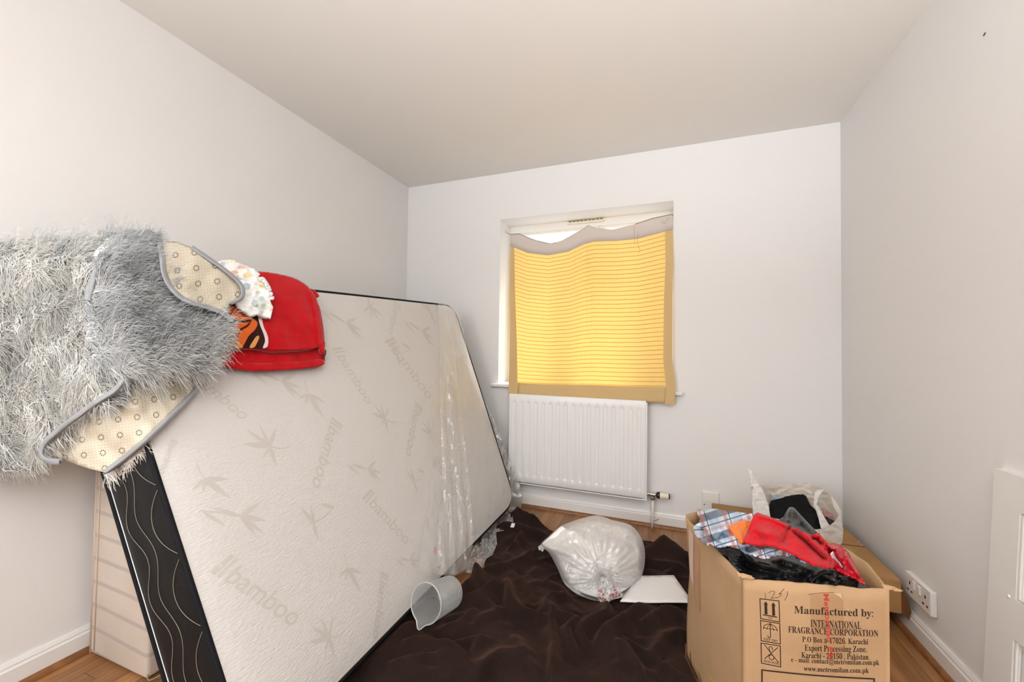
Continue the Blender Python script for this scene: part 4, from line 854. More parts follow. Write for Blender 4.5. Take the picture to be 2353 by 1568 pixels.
tube('carton_seam', [(0.45, 2.30, 0.2015), (0.70, 2.325, 0.2018), (0.876, 2.33, 0.2015)], 0.0012, CARDD, fb, 4)
for k in range(6):
    p = np.array([0.862+0.008*math.sin(k*2.1), 2.34+0.012*k, 0.2012]); mesh('torn_fibre', [p, p+np.array([0.013, 0.003, 0.001]), p+np.array([0.008, 0.009, 0.004])], [(0, 1, 2), (2, 1, 0)], TORN, fb)

def film_mat(name, c, transp, gloss, rough=0.15, transl=0.5, nz=None):
    """thin plastic: mostly see-through, milky where seen edge-on, with a sharp gloss"""
    t = NT(name); tr = t.n('ShaderNodeBsdfTransparent'); gl = t.n('ShaderNodeBsdfGlossy', Roughness=rough); df = t.n('ShaderNodeBsdfDiffuse', Color=c); tl_ = t.n('ShaderNodeBsdfTranslucent', Color=c)
    a = t.n('ShaderNodeMixShader'); a.inputs[0].default_value = transl; t.l(df.outputs[0], a.inputs[1]); t.l(tl_.outputs[0], a.inputs[2])
    b = t.n('ShaderNodeMixShader'); lw = t.n('ShaderNodeLayerWeight'); lw.inputs[0].default_value = 0.35
    t.l(t.math('SUBTRACT', transp, t.math('MULTIPLY', t.math('POWER', lw.outputs['Facing'], 3.0), 0.6*transp), True), b.inputs[0]); t.l(a.outputs[0], b.inputs[1]); t.l(tr.outputs[0], b.inputs[2])
    d = t.n('ShaderNodeMixShader'); t.l(t.math('ADD', t.math('MULTIPLY', t.math('POWER', lw.outputs['Facing'], 4.0), 0.35), gloss, True), d.inputs[0]); t.l(b.outputs[0], d.inputs[1]); t.l(gl.outputs[0], d.inputs[2]); t.l(d.outputs[0], t.out.inputs[0])
    if nz:
        bp = t.n('ShaderNodeBump'); bp.inputs['Strength'].default_value = nz[1]; bp.inputs['Distance'].default_value = 0.004; v = t.coord('Object', nz[2] if len(nz) > 2 else (1, 1, 1)); t.l(t.noise(v, nz[0], 4, 0.6), bp.inputs['Height'])
        t.l(bp.outputs[0], gl.inputs['Normal'])
    return t.m
BAGP = film_mat('white_carrier_plastic', srgb(250, 248, 245), 0.08, 0.05, 0.25, 0.5, (60, 0.5)); BAGI = film_mat('carrier_plastic_inside', srgb(242, 237, 228), 0.08, 0.05, 0.25, 0.5, (50, 0.6))
cb = tag(empty('carrier_bag', (0.60, 2.30, 0.20)), 'white plastic carrier bag of black clothes on the flat box', 'bag')
def c6(pts): return [(1700+x/7.127, 1060+y/7.127) for x, y in pts]
def bag_sheet(name, pts, yfun, mat, parent, wr=0.006, th=0.0015, seed=1.0, step=3.0):
    def to3(P):
        out = []
        for p in P:
            y = yfun(*p) + wr*fbm(p[0]*0.06, p[1]*0.12, seed, 1.0, 3); q = on_axis(p[0], p[1], 1, y)
            if q[2] < 0.206: q = on_floor(p[0], p[1], 0.206)
            out.append(q)
        return np.array(out)
    return sheet_mesh(name, c6(pts), step, to3, mat, parent, th)[0]
def ybk(px, py): return 2.46 - 0.20*min(1.0, abs((px-1825)/110.0))**2.5
bag_sheet('back_wall', [(215, 900), (203, 600), (180, 400), (270, 420), (325, 390), (450, 386), (600, 380), (850, 372), (1100, 352), (1250, 395), (1380, 455), (1500, 570), (1600, 680), (1662, 790), (1640, 900), (1500, 1060), (1330, 1120), (900, 1150), (450, 1000)], ybk, BAGI, cb, 0.012, seed=2)
bag_sheet('handle', [(128, 130), (150, 126), (195, 148), (240, 228), (280, 310), (330, 392), (380, 470), (430, 600), (470, 720), (505, 930), (360, 980), (215, 890), (205, 640), (190, 470), (168, 330), (150, 215)], lambda x, y: 2.30+0.0009*(1145-y), BAGP, cb, 0.010, seed=3)
bag_sheet('handle', [(1228, 520), (1262, 480), (1392, 455), (1330, 540), (1285, 620), (1262, 705), (1310, 770), (1350, 850), (1400, 940), (1440, 1010), (1478, 1062), (1410, 1100), (1330, 1115), (1300, 980), (1270, 870), (1232, 775), (1208, 690)], lambda x, y: 2.20+0.0008*(1210-y), BAGP, cb, 0.006, seed=4)
bag_sheet('handle', [(1488, 592), (1512, 588), (1570, 660), (1652, 790), (1662, 850), (1622, 895), (1570, 810), (1520, 720)], lambda x, y: 2.27, BAGP, cb, 0.006, seed=5)
bag_sheet('front_wall', [(1215, 1130), (1340, 1112), (1480, 1060), (1560, 990), (1620, 890), (1662, 795), (1668, 985), (1695, 1150), (1684, 1330), (1640, 1375), (1450, 1345), (1240, 1240)], lambda x, y: 2.20-0.0006*(1230-y), BAGP, cb, 0.010, seed=6)
# the bag's belly standing on the box, hidden behind the heap of clothes
bag_sheet('front_wall', [(200, 860), (360, 930), (520, 930), (900, 1000), (1240, 1120), (1450, 1290), (1300, 1300), (700, 1200), (230, 1100)], lambda x, y: 2.16+0.0004*(1745-min(x, 1745)), BAGP, cb, 0.008, seed=8, step=5)
BLC = fabric('black_jersey', (0.006, 0.006, 0.0065, 1), 0.9, 0.15, 0.1)
bg_c = bag_sheet('black_garment', [(478, 720), (510, 648), (600, 625), (700, 608), (740, 580), (850, 558), (960, 545), (1040, 548), (1085, 570), (1110, 620), (1160, 720), (1240, 800), (1290, 950), (1332, 1105), (1225, 1122), (1000, 1100), (700, 1050), (520, 960)], lambda x, y: 2.33-0.0012*(y-1135)-0.03*math.exp(-((x-1840)/30)**2), BLC, None, 0.006, 0.010, 7)
tag(bg_c, 'black garment stuffed into the white carrier bag', 'garment')
pk = bag_sheet('pink_garment', [(1365, 800), (1420, 815), (1490, 860), (1585, 955), (1560, 1000), (1470, 960), (1400, 900)], lambda x, y: 2.33, fabric('dusty_pink', srgb(196, 140, 146), 0.8), None, 0.012, 0.01, 8); tag(pk, 'pink striped garment in the carrier bag behind its handle', 'garment')
dk = bag_sheet('dark_garment', [(1405, 935), (1480, 950), (1560, 995), (1475, 1062), (1440, 1020)], lambda x, y: 2.30, DGREY, None, 0.008, 0.01, 9); tag(dk, 'dark grey garment under the pink one in the carrier bag', 'garment')
bl_ = bag_sheet('blue_garment', [(510, 610), (530, 550), (560, 545), (590, 590), (640, 595), (690, 590), (705, 620), (600, 650), (505, 670)], lambda x, y: 2.37, fabric('pale_blue_print', srgb(150, 165, 180), 0.8, vary=(60, 1.6)), None, 0.008, 0.01, 10); tag(bl_, 'pale blue printed garment behind the black one in the carrier bag', 'garment')
# ------------------------------------------------------------------ white tied plastic bag on the blanket
def tri_noise(V, sc, seed): return np.array([fbm(p[0], p[1], p[2]+seed, sc, 3) for p in V])
def tb_d(py): return 1.83 + (1384-py)/199*0.21
TB_D = 1.965                                                # distance of the bag's middle along the view axis
OUTB = [(1243, 1253), (1262, 1232), (1290, 1209), (1330, 1194), (1372, 1185), (1408, 1196), (1444, 1205), (1466, 1224), (1480, 1255), (1482, 1290), (1477, 1318), (1466, 1346), (1440, 1366), (1412, 1378), (1385, 1384), (1350, 1376), (1320, 1362), (1296, 1340), (1280, 1305), (1262, 1272)]
KNOT = np.array([1385.0, 1332.0]); CB = np.array([1368.0, 1292.0])
def blob(scale, depth_f, depth_b, nth=120, nph=44, wr=0.0, pleat=0.0, facet=0.0, seed=0.0):
    o = np.array(spline(OUTB, 10, True)); ang = np.arctan2(o[:, 1]-CB[1], o[:, 0]-CB[0]); r = np.hypot(o[:, 0]-CB[0], o[:, 1]-CB[1]); k = np.argsort(ang); ang, r = ang[k], r[k]
    V = []; 
    for j in range(nph+1):
        ph = math.pi*j/nph
        for i in range(nth):
            th = -math.pi+2*math.pi*i/nth; rr = np.interp(th, ang, r, period=2*math.pi)*scale*math.sin(ph)**0.8
            px, py = CB[0]+rr*math.cos(th), CB[1]+rr*math.sin(th); c = math.cos(ph); dd = -(depth_f if c > 0 else depth_b)*np.sign(c)*abs(c)**0.85
            if pleat and c > -0.2:
                kd = np.array([px, py])-KNOT; kr = math.hypot(*kd); ka = math.atan2(kd[1], kd[0]); dd += pleat*(abs(math.sin(ka*9+2*math.sin(ka*3)))-0.5+0.4*math.sin(ka*31))*math.exp(-kr/55.0)*min(1, kr/8) + 0.040*math.exp(-(kr/16)**2)
            q = at_d(px, py, tb_d(py)+dd); V.append(q if q[2] > 0.034 else on_floor(px, py, 0.034+0.004*(1-scale)*10))
    V = np.array(V)
    if wr: V += (tri_noise(V, 11, seed)*wr)[:, None]*(CAM-V)/np.linalg.norm(CAM-V, axis=1)[:, None] + (np.abs(tri_noise(V*np.array([1, 1, 0.5]), 34, seed+3))*wr*0.45)[:, None]*(CAM-V)/np.linalg.norm(CAM-V, axis=1)[:, None]
    V[:, 2] = np.maximum(V[:, 2], 0.030)
    F = [(j*nth+i, j*nth+(i+1) % nth, (j+1)*nth+(i+1) % nth, (j+1)*nth+i) for j in range(nph) for i in range(nth)]
    return V, F
tb = tag(empty('tied_bag', (-0.33, 1.98, 0.03)), 'knotted clear plastic bag full of white cloth lying on the blanket', 'bag')
CONT = plain('white_cloth', (0.82, 0.80, 0.78, 1), 0.85, vary=(14, 0.62))  # shade of the folds put into the colour as grey noise
V, F = blob(0.90, 0.108, 0.12, 80, 30, 0.030, 0, seed=5.0); mesh('white_contents', V, F, CONT, tb, True)
CLEAR = film_mat('clear_bag_film', srgb(252, 250, 248), 0.56, 0.13, 0.05, 0.5, (34, 1.0))
V, F = blob(1.0, 0.155, 0.15, 220, 80, 0.022, 0.030, seed=1.0); mesh('film', V, F, CLEAR, tb, True)
def d_sheet(name, pts, dfun, mat, parent, th=0.0015, step=3.0, wr=0.0, wsc=(0.05, 0.05), seed=1.0, zmin=None):
    def to3(P):
        d = np.array([dfun(*p) for p in P]);
        if wr: d = d + wr*np.array([fbm(p[0]*wsc[0], p[1]*wsc[1], seed, 1.0, 3) for p in P])
        V = np.array([at_d(p[0], p[1], q) for p, q in zip(P, d)])
        if zmin is not None:
            k = V[:, 2] < zmin; V[k] = np.array([on_floor(p[0], p[1], zmin) for p in P[k]]).reshape(-1, 3)
        return V
    return sheet_mesh(name, pts, step, to3, mat, parent, th)
d_sheet('folded_sheet', [(1246, 1250), (1290, 1209), (1302, 1216), (1330, 1226), (1352, 1252), (1372, 1282), (1362, 1294), (1312, 1296), (1298, 1278), (1262, 1262)], lambda x, y: tb_d(y)-0.052-0.00055*(x-1245), plain('white_paper', (0.82, 0.81, 0.80, 1), 0.7), tb, 0.004, 5)
d_sheet('rolled_sheet', [(1308, 1318), (1330, 1304), (1366, 1310), (1366, 1330), (1330, 1340), (1308, 1338)], lambda x, y: tb_d(y)-0.098+0.0006*abs(y-1322), plain('white_paper_roll', (0.74, 0.72, 0.69, 1), 0.7), tb, 0.006, 5, 0.01, (0.02, 0.3))
tail, _ = d_sheet('knot_tail', [(1378, 1330), (1392, 1328), (1408, 1346), (1422, 1352), (1434, 1372), (1420, 1376), (1404, 1378), (1398, 1388), (1392, 1378), (1380, 1384), (1374, 1376), (1372, 1358), (1380, 1344)], lambda x, y: tb_d(1332)-0.165-0.0006*(y-1330), CLEAR, tb, 0.001, 2.5, 0.02, (0.25, 0.05), 4.0, 0.040)
lathe('knot', [(-0.012, 0.004), (-0.006, 0.011), (0.0, 0.014), (0.006, 0.011), (0.012, 0.004)], film_mat('knot_film', srgb(232, 226, 218), 0.15, 0.12, 0.15), tb, at_d(1385, 1333, tb_d(1333)-0.158), (0.5, -0.2, -0.8), 14)
REDP = plain('red_bag_print', srgb(186, 36, 48), 0.5)
def scribble(parent, pts, dfun, r=0.0011, zmin=None):
    P = [at_d(x, y, dfun(x, y)-0.004) for x, y in pts]
    if zmin: P = [np.array([p[0], p[1], max(p[2], zmin)]) for p in P]
    return tube('red_print', spline(P, 3), r, REDP, parent, 4)
rs = random.Random(12)
td = lambda x, y: tb_d(1332)-0.168-0.0006*(y-1330)
for cx_, cy_ in ((1409, 1350), (1404, 1356), (1411, 1357), (1415, 1364), (1408, 1366), (1402, 1370), (1420, 1360), (1424, 1368), (1416, 1372), (1409, 1374), (1376, 1358), (1382, 1361), (1385, 1366), (1379, 1374), (1384, 1376), (1390, 1379)):
    n = rs.choice((4, 5, 6)); scribble(tail, [(cx_+rs.uniform(-3, 3), cy_+rs.uniform(-2.4, 2.4)) for _ in range(n)], td, 0.0017, 0.044)
d_sheet('film_corner', [(1236, 1257), (1246, 1250), (1252, 1262), (1247, 1268), (1238, 1264)], lambda x, y: tb_d(y)-0.02, CLEAR, tb, 0.001, 2.5, 0.02, (0.3, 0.3))

# white board lying next to it
zb_ = 0.046
wbp = [on_floor(x, y, zb_) for x, y in ((1425, 1382), (1468, 1322), (1548, 1323), (1592, 1386))]
tag(sheet_mesh('white_board', [p[:2] for p in wbp], 0.02, lambda P: np.column_stack([P, zb_+0.002*np.sin(P[:, 0]*20)]), plain('white_card', (0.80, 0.78, 0.775, 1), 0.5), None, 0.004)[0], 'flat white card lying on the blanket between the tied bag and the box', 'card')

# ------------------------------------------------------------------ measuring jug lying on its side
JM = film_mat('frosted_polypropylene', srgb(232, 236, 236), 0.74, 0.04, 0.2, 0.5)
jg = tag(empty('measuring_jug', (-0.80, 1.45, 0.03)), 'frosted plastic measuring jug lying on its side by the mattress', 'jug')
JL = 0.160; jm, jb = np.array([-0.830, 1.328, 0.130]), np.array([-0.813, 1.483, 0.090]); ja = (jm-jb)/np.linalg.norm(jm-jb)
up = np.array([0, 0, 1.0]); je = np.cross(up, ja); je /= np.linalg.norm(je); ju = np.cross(ja, je)
def jug_pt(t, a, inner=0.0):
    r = 0.0605+0.0075*t - inner; 
    if t > 0.97: r += 0.002*(inner == 0)
    sp_ = math.exp(-((((a+math.pi/2+0.12+math.pi) % (2*math.pi))-math.pi)/0.20)**2)*max(0, (t-0.72)/0.28)**1.3*0.020
    return jb + ja*(JL*t + sp_*0.25) + (je*math.cos(a)+ju*math.sin(a))*(r+sp_)
nA = 72; ts = [0, 0.04, 0.15, 0.3, 0.45, 0.6, 0.72, 0.8, 0.87, 0.93, 0.98, 1.0]; V = []; F = []
for t in ts: V += [jug_pt(t, 2*math.pi*k/nA) for k in range(nA)]
for t in ts[::-1]: V += [jug_pt(max(t, 0.02), 2*math.pi*k/nA, 0.0022) for k in range(nA)]
nr = 2*len(ts); F = [(i*nA+k, i*nA+(k+1) % nA, (i+1)*nA+(k+1) % nA, (i+1)*nA+k) for i in range(nr-1) for k in range(nA)] + [tuple(range(nA-1, -1, -1)), tuple((nr-1)*nA+k for k in range(nA))]
V = np.array(V); V[:, 2] = np.maximum(V[:, 2], 0.022); mesh('body', V, F, JM, jg, True)
tube('rim', [jug_pt(1.0, 2*math.pi*k/nA, -0.001) for k in range(nA)], 0.0022, film_mat('jug_rim', srgb(232, 234, 232), 0.1, 0.1, 0.2), jg, 6, True)
tube('base_ring', [jug_pt(0.0, 2*math.pi*k/nA, 0.001) for k in range(nA)], 0.002, JM, jg, 6, True)
parts = []
MK = plain('jug_marks', srgb(150, 152, 152), 0.6)
for a0 in (0.35, -1.0, math.pi+0.35):
    for k in range(17):
        t = 0.10+0.05*k; da = 0.16 if k % 4 == 0 else 0.09; parts.append(tube_vf([jug_pt(t, a0+da*q, -0.0012) for q in (0, 0.33, 0.66, 1)], 0.0006, 4))
o = mesh('graduation_marks', *join_vf(parts), MK, jg); o['kind'] = 'stuff'

# ------------------------------------------------------------------ clear film pulled half off the mattress
def face_v(P, lift):
    """pixels -> points on the (twisted) mattress face, lifted off it by lift metres"""
    P = np.asarray(P, float); R = AF[None]+AR[None]*((P[:, :1]-W_PX/2)/FPX)-AU[None]*((P[:, 1:2]-H_PX/2)/FPX); y = np.full(len(P), 1.5); lift = np.broadcast_to(lift, (len(P),))
    for _ in range(14):
        t = m_tilt(y); a = (y-0.65)/1.87; p0 = np.stack([-0.898-0.015*a+lift*np.cos(t), y, MZ+lift*np.sin(t)], 1); n = np.stack([np.cos(t), 0*t, np.sin(t)], 1)
        k = ((p0-CAM)*n).sum(1)/(R*n).sum(1); X = CAM+R*k[:, None]; y = 0.5*y+0.5*X[:, 1]
    return X
FILM = film_mat('mattress_wrap_film', srgb(252, 251, 250), 0.84, 0.09, 0.08, 0.5, (22, 0.9, (1, 1, 0.18)))
FILM2 = film_mat('crumpled_film', srgb(226, 224, 221), 0.45, 0.14, 0.06, 0.5, (34, 1.0))
fl = tag(empty('plastic_wrap', (-1.0, 2.45, 0.0)), 'clear plastic wrap hanging off the far end of the mattress', 'plastic wrap')
def streak(P, seed, sx=0.055, sy=0.010): return np.array([abs(fbm(p[0]*sx-p[1]*0.006, p[1]*sy, seed, 1.0, 3)) for p in P])
def film_front(P):
    low = np.clip((P[:, 1]-1020)/300, 0, 1); lift = 0.022 + 0.014*streak(P, 1.0) + 0.05*low**2*np.clip((1100-P[:, 0])/120, 0, 1) + 0.010*streak(P, 4.0, 0.16, 0.02)
    V = face_v(P, lift); k = V[:, 2] < 0.022; V[k] = np.array([on_floor(p[0], p[1], 0.022) for p in P[k]]).reshape(-1, 3); return V
sheet_mesh('front_film', [(1006, 699), (1018, 697), (1032, 703), (1046, 711), (1056, 726), (1066, 765), (1080, 825), (1094, 890), (1110, 955), (1128, 1010), (1146, 1075), (1161, 1132), (1140, 1165), (1118, 1203), (1086, 1234), (1087, 1270), (1074, 1312), (1042, 1326), (998, 1321), (964, 1311), (972, 1237), (984, 1181), (986, 1150), (987, 1105), (986, 1018), (991, 985), (994, 925), (1002, 864), (1006, 823), (1010, 782), (1008, 735)], 5.0, film_front, FILM, fl, 0)
# a second, gathered layer where the film is bunched into long pleats
def film_pleat(P):
    u = (P[:, 0]-(1016+0.085*(P[:, 1]-700)))/9.0; lift = 0.040+0.010*np.sin(u*2.2+1.5*streak(P, 8.0)) + 0.02*streak(P, 2.0, 0.10, 0.012) + 0.05*np.clip((P[:, 1]-1020)/300, 0, 1)**2
    V = face_v(P, lift); k = V[:, 2] < 0.026; V[k] = np.array([on_floor(p[0], p[1], 0.026) for p in P[k]]).reshape(-1, 3); return V
sheet_mesh('pleated_film', [(1006, 702), (1026, 700), (1034, 760), (1046, 830), (1054, 900), (1062, 980), (1074, 1060), (1082, 1140), (1086, 1230), (1080, 1300), (1050, 1322), (1004, 1320), (1006, 1240), (1012, 1150), (1016, 1060), (1012, 980), (1012, 900), (1012, 820), (1010, 760)], 4.0, film_pleat, FILM, fl, 0)
def film_end(P):
    ed = np.interp(P[:, 1], [715, 830, 955, 1075, 1140, 1200], [1050, 1080, 1112, 1146, 1162, 1120]); y = 2.53 + 0.0009*np.clip(P[:, 0]-ed, 0, 60) + 0.035*streak(P, 6.0, 0.09, 0.025)
    V = np.array([on_axis(p[0], p[1], 1, min(q, YB-0.045)) for p, q in zip(P, y)]); k = V[:, 2] < 0.02; V[k] = np.array([on_floor(p[0], p[1], 0.02) for p in P[k]]).reshape(-1, 3); return V
sheet_mesh('end_film', [(1050, 716), (1062, 742), (1074, 790), (1086, 840), (1096, 885), (1110, 920), (1126, 943), (1143, 985), (1156, 1015), (1167, 1050), (1182, 1090), (1194, 1115), (1202, 1145), (1196, 1170), (1178, 1184), (1166, 1172), (1160, 1150), (1148, 1100), (1130, 1020), (1112, 955), (1096, 890), (1082, 825), (1068, 765)], 4.0, film_end, FILM2, fl, 0)
def film_floor(P): return np.array([on_floor(p[0], p[1], 0.022+0.05*abs(fbm(p[0]*0.05, p[1]*0.05, 3.0))+0.02*abs(fbm(p[0]*0.16, p[1]*0.16, 5.0))) for p in P])
sheet_mesh('floor_film', [(1112, 1212), (1140, 1184), (1160, 1172), (1178, 1186), (1180, 1204), (1168, 1218), (1140, 1224), (1142, 1250), (1132, 1276), (1118, 1284), (1108, 1304), (1084, 1318), (1068, 1316), (1080, 1280), (1088, 1240)], 3.5, film_floor, FILM2, fl, 0)
for seq, fn in (([(1110, 932), (1114, 940), (1116, 950)], 'e'), ([(1112, 945), (1118, 956), (1114, 962)], 'e'), ([(999, 1258), (1003, 1266), (999, 1274)], 'f'), ([(1002, 1256), (998, 1264), (1002, 1272)], 'f'), ([(1004, 1302), (1009, 1306), (1012, 1300)], 'f')):
    P = np.array(seq, float); V = film_end(P)-np.array([0, 0.006, 0]) if fn == 'e' else face_v(P, 0.11); tube('red_print', spline(V, 3), 0.0013, plain('faint_red_print', srgb(206, 110, 110), 0.6), fl, 4)

# ------------------------------------------------------------------ folded red blanket and nappy on the mattress top
def face_sheet(name, pts, lift, mat, parent, th, step=4.0, na=0.004, ns=0.03, folds=(), seed=1.0, uvs=False):
    def to3(P):
        l = np.array([lift(*p) for p in P]) + na*np.array([fbm(p[0]*ns, p[1]*ns, seed, 1.0, 3) for p in P])
        for L, a, wd in folds: d, tt = poly_dist(P, L); l = l + a*np.exp(-(d/wd)**2)
        return face_v(P, l)
    return sheet_mesh(name, pts, step, to3, mat, parent, th, uv=(lambda P, V: P/100.0) if uvs else None)[0]
FLE = fabric('red_fleece', srgb(188, 7, 21), 0.95, 0.1, 0.25, 420, (14, 0.82))
rb = tag(empty('red_blanket', (-1.35, 1.0, 1.0)), 'folded red fleece blanket hanging over the mattress top beside the rug', 'blanket')
def smooth_o(pts, n=5): return [tuple(p) for p in spline(pts, n, True)]
face_sheet('lower_layer', smooth_o([(470, 770), (560, 776), (650, 786), (738, 780), (746, 806), (742, 838), (700, 844), (600, 849), (540, 843), (500, 828), (476, 806)]), lambda x, y: 0.045, FLE, rb, 0.022, 4, 0.004, 0.02)
face_sheet('lower_layer_hem', smooth_o([(488, 812), (530, 830), (600, 835), (690, 831), (736, 826), (744, 838), (700, 846), (600, 851), (535, 845), (496, 828)], 4), lambda x, y: 0.052, FLE, rb, 0.010, 4, 0.003, 0.03)
up_l = face_sheet('upper_layer', smooth_o([(520, 628), (596, 624), (660, 634), (694, 648), (716, 668), (732, 700), (739, 745), (742, 782), (734, 797), (700, 803), (640, 804), (580, 801), (530, 797), (505, 770), (505, 700)]), lambda x, y: 0.075-0.00018*max(0, 690-y)+0.012*math.sin(max(0, min(1, (y-630)/170))*math.pi), FLE, rb, 0.028, 4, 0.006, 0.018, [([(712, 672), (726, 720), (732, 790)], 0.006, 4)])
face_sheet('corner_fold', smooth_o([(712, 664), (724, 668), (734, 680), (726, 684), (716, 678)]), lambda x, y: 0.07, FLE, rb, 0.010, 3)
face_sheet('side_hem', smooth_o([(724, 700), (734, 704), (742, 745), (746, 790), (744, 812), (736, 800), (734, 760), (728, 720)]), lambda x, y: 0.078, FLE, rb, 0.014, 4)
OR2 = fabric('orange_fleece_print', srgb(226, 104, 34), 0.95, 0.1, 0.3, 420, (22, 0.8)); DK2 = fabric('dark_brown_fleece_print', srgb(48, 12, 12), 0.95, 0.1, 0.2, 420); TN2 = fabric('tan_fleece_print', srgb(214, 150, 88), 0.95, 0.1, 0.2, 420); WH2 = fabric('pale_fleece_print', srgb(226, 206, 206), 0.95, 0.1, 0.2, 420)
lf_ = lambda e: (lambda x, y: 0.075-0.00018*max(0, 690-y)+0.012*math.sin(max(0, min(1, (y-630)/170))*math.pi)+e)
def patch(nm, pts, m, e): return face_sheet(nm, smooth_o(pts, 4), lf_(e), m, up_l, 0.004, 3.0, 0.006, 0.018)
patch('print_field', [(515, 705), (545, 700), (575, 712), (600, 728), (606, 758), (612, 782), (608, 800), (560, 799), (515, 792)], DK2, 0.0035)
patch('print_orange', [(520, 706), (540, 704), (560, 720), (578, 730), (592, 742), (586, 758), (572, 772), (562, 790), (556, 799), (545, 798), (536, 778), (524, 762)], OR2, 0.0065)
patch('print_tan', [(592, 772), (596, 776), (590, 790), (584, 799), (574, 799), (582, 784)], TN2, 0.0065)
patch('print_tan', [(545, 786), (552, 790), (558, 799), (542, 799)], TN2, 0.008)
patch('print_line', [(536, 734), (560, 736), (576, 735), (577, 738), (558, 740), (538, 738)], DK2, 0.0095)
patch('print_line', [(577, 738), (566, 748), (553, 756), (548, 768), (545, 778), (549, 768), (556, 758), (570, 750)], DK2, 0.0095)
patch('print_edge', [(594, 728), (600, 728), (606, 750), (614, 768), (617, 782), (615, 797), (605, 800), (610, 784), (606, 766), (599, 748)], WH2, 0.0065)
patch('print_pale', [(505, 776), (520, 770), (524, 780), (514, 790), (503, 788)], WH2, 0.009)
tube('zip_pull', spline([*face_v(np.array([(742, 806), (748, 806), (747, 816), (741, 824)], float), 0.055)], 4), 0.0024, BLACKP, rb, 6)
NAP = plain('nappy_cotton', (0.82, 0.82, 0.81, 1), 0.8, bump=(60, 0.3, 0.003))
np_ = tag(empty('patterned_nappy', (-1.4, 0.95, 1.2)), 'white nappy with pastel animal print lying on the red blanket', 'nappy')
NPO = [(496, 603), (512, 598), (532, 597), (548, 604), (566, 611), (586, 619), (598, 630), (594, 636), (604, 641), (606, 650), (614, 653), (616, 662), (623, 662), (624, 672), (620, 680), (622, 694), (628, 706), (622, 731), (605, 727), (592, 722), (575, 724), (558, 714), (545, 703), (538, 690), (530, 660), (515, 630)]
nb = face_sheet('body', NPO, lambda x, y: 0.118-0.0004*max(0, 660-y), NAP, np_, 0.012, 3.5, 0.010, 0.05, [([(545, 640), (575, 655), (610, 662)], -0.012, 5), ([(540, 690), (570, 700), (600, 700)], 0.010, 8), ([(600, 655), (616, 668), (622, 690)], 0.008, 5)])
for k, (x, y, rx, ry, c) in enumerate(((556, 614, 12, 5, (232, 150, 120)), (538, 626, 11, 6, (236, 140, 96)), (568, 633, 14, 6, (240, 205, 110)), (600, 653, 6, 11, (242, 214, 120)), (567, 658, 11, 9, (150, 168, 190)), (586, 697, 9, 11, (160, 172, 184)), (601, 686, 8, 8, (150, 190, 182)), (592, 672, 7, 5, (180, 206, 184)), (606, 702, 8, 5, (170, 200, 170)), (572, 677, 7, 4, (200, 214, 196)), (511, 607, 7, 6, (170, 190, 190)), (536, 601, 6, 5, (240, 216, 140)), (582, 712, 7, 4, (196, 208, 186)), (622, 712, 3, 6, (236, 176, 130)), (548, 642, 8, 3, (176, 200, 170)), (600, 718, 6, 4, (178, 196, 198)))):
    rx *= 0.8; ry *= 0.8
    pts = [(x+rx*math.cos(a)*(1+0.18*math.sin(3*a+k)), y+ry*math.sin(a)*(1+0.2*math.cos(2*a+k))) for a in np.linspace(0, 2*math.pi, 14)[:-1]]
    face_sheet('printed_motif', pts, lambda x_, y_: 0.1192-0.0004*max(0, 660-y_), plain('pastel_%d' % k, srgb(*[int(q*0.62+236*0.38) for q in c]), 0.85), nb, 0, 2.5, 0.010, 0.05, [([(545, 640), (575, 655), (610, 662)], -0.012, 5), ([(540, 690), (570, 700), (600, 700)], 0.010, 8), ([(600, 655), (616, 668), (622, 690)], 0.008, 5)])
for k in range(9):   # gathered leg frill
    a = k/8; x, y = 600+24*a, 640+44*a-8*math.sin(a*math.pi); face_sheet('frill', [(x-4, y-3), (x+5, y-4), (x+7, y+1), (x+4, y+5), (x-4, y+4)], lambda x_, y_: 0.125, NAP, nb, 0.003, 4, 0.006, 0.3, seed=k)
# ------------------------------------------------------------------ shaggy grey rug thrown over the near corner of the mattress
rug = tag(empty('shaggy_rug', (-1.55, 0.7, 0.9)), 'grey shaggy rug with dotted cream backing draped over the mattress corner', 'rug')
def rug_d(P, lift):
    P = np.asarray(P, float); V = face_v(P, 0.03); df = (V-CAM)@AF; ext = 1.035+0.00036*(340-P[:, 0]); k = 0.02
    d = np.logaddexp(df/k, ext/k)*k; top = np.clip((612-P[:, 1])/70, 0, 2); d = d + 0.16*top**2 - lift
    return np.minimum(d, 1.855/(-(AF[0]+AR[0]*(P[:, 0]-W_PX/2)/FPX)))
def rug_pt(P, lift, lump=0.0, seed=1.0):
    P = np.asarray(P, float); d = rug_d(P, lift)
    if lump: d = d - lump*np.array([fbm(p[0]*0.011, p[1]*0.011, seed, 1.0, 3) for p in P])
    R = AF[None]+AR[None]*((P[:, :1]-W_PX/2)/FPX)-AU[None]*((P[:, 1:2]-H_PX/2)/FPX); return CAM+R*d[:, None]
RL = [(-170, 580), (-70, 575), (0, 572), (60, 560), (110, 553), (160, 550), (205, 552), (240, 560), (232, 590), (218, 620), (200, 690), (195, 780), (205, 835), (270, 858), (286, 862), (246, 906), (196, 944), (136, 984), (98, 1012), (76, 1046), (40, 1058), (0, 1058), (-70, 1058), (-170, 1050)]
RF = [(232, 562), (270, 549), (330, 545), (366, 562), (372, 600), (376, 640), (412, 690), (470, 714), (520, 730), (514, 765), (486, 800), (478, 838), (462, 848), (400, 850), (330, 850), (285, 852), (215, 836), (196, 790), (200, 690), (216, 610)]
UND = plain('rug_ground', srgb(96, 98, 99), 0.95)  # ground coloured dark to stand for the shade between the strands
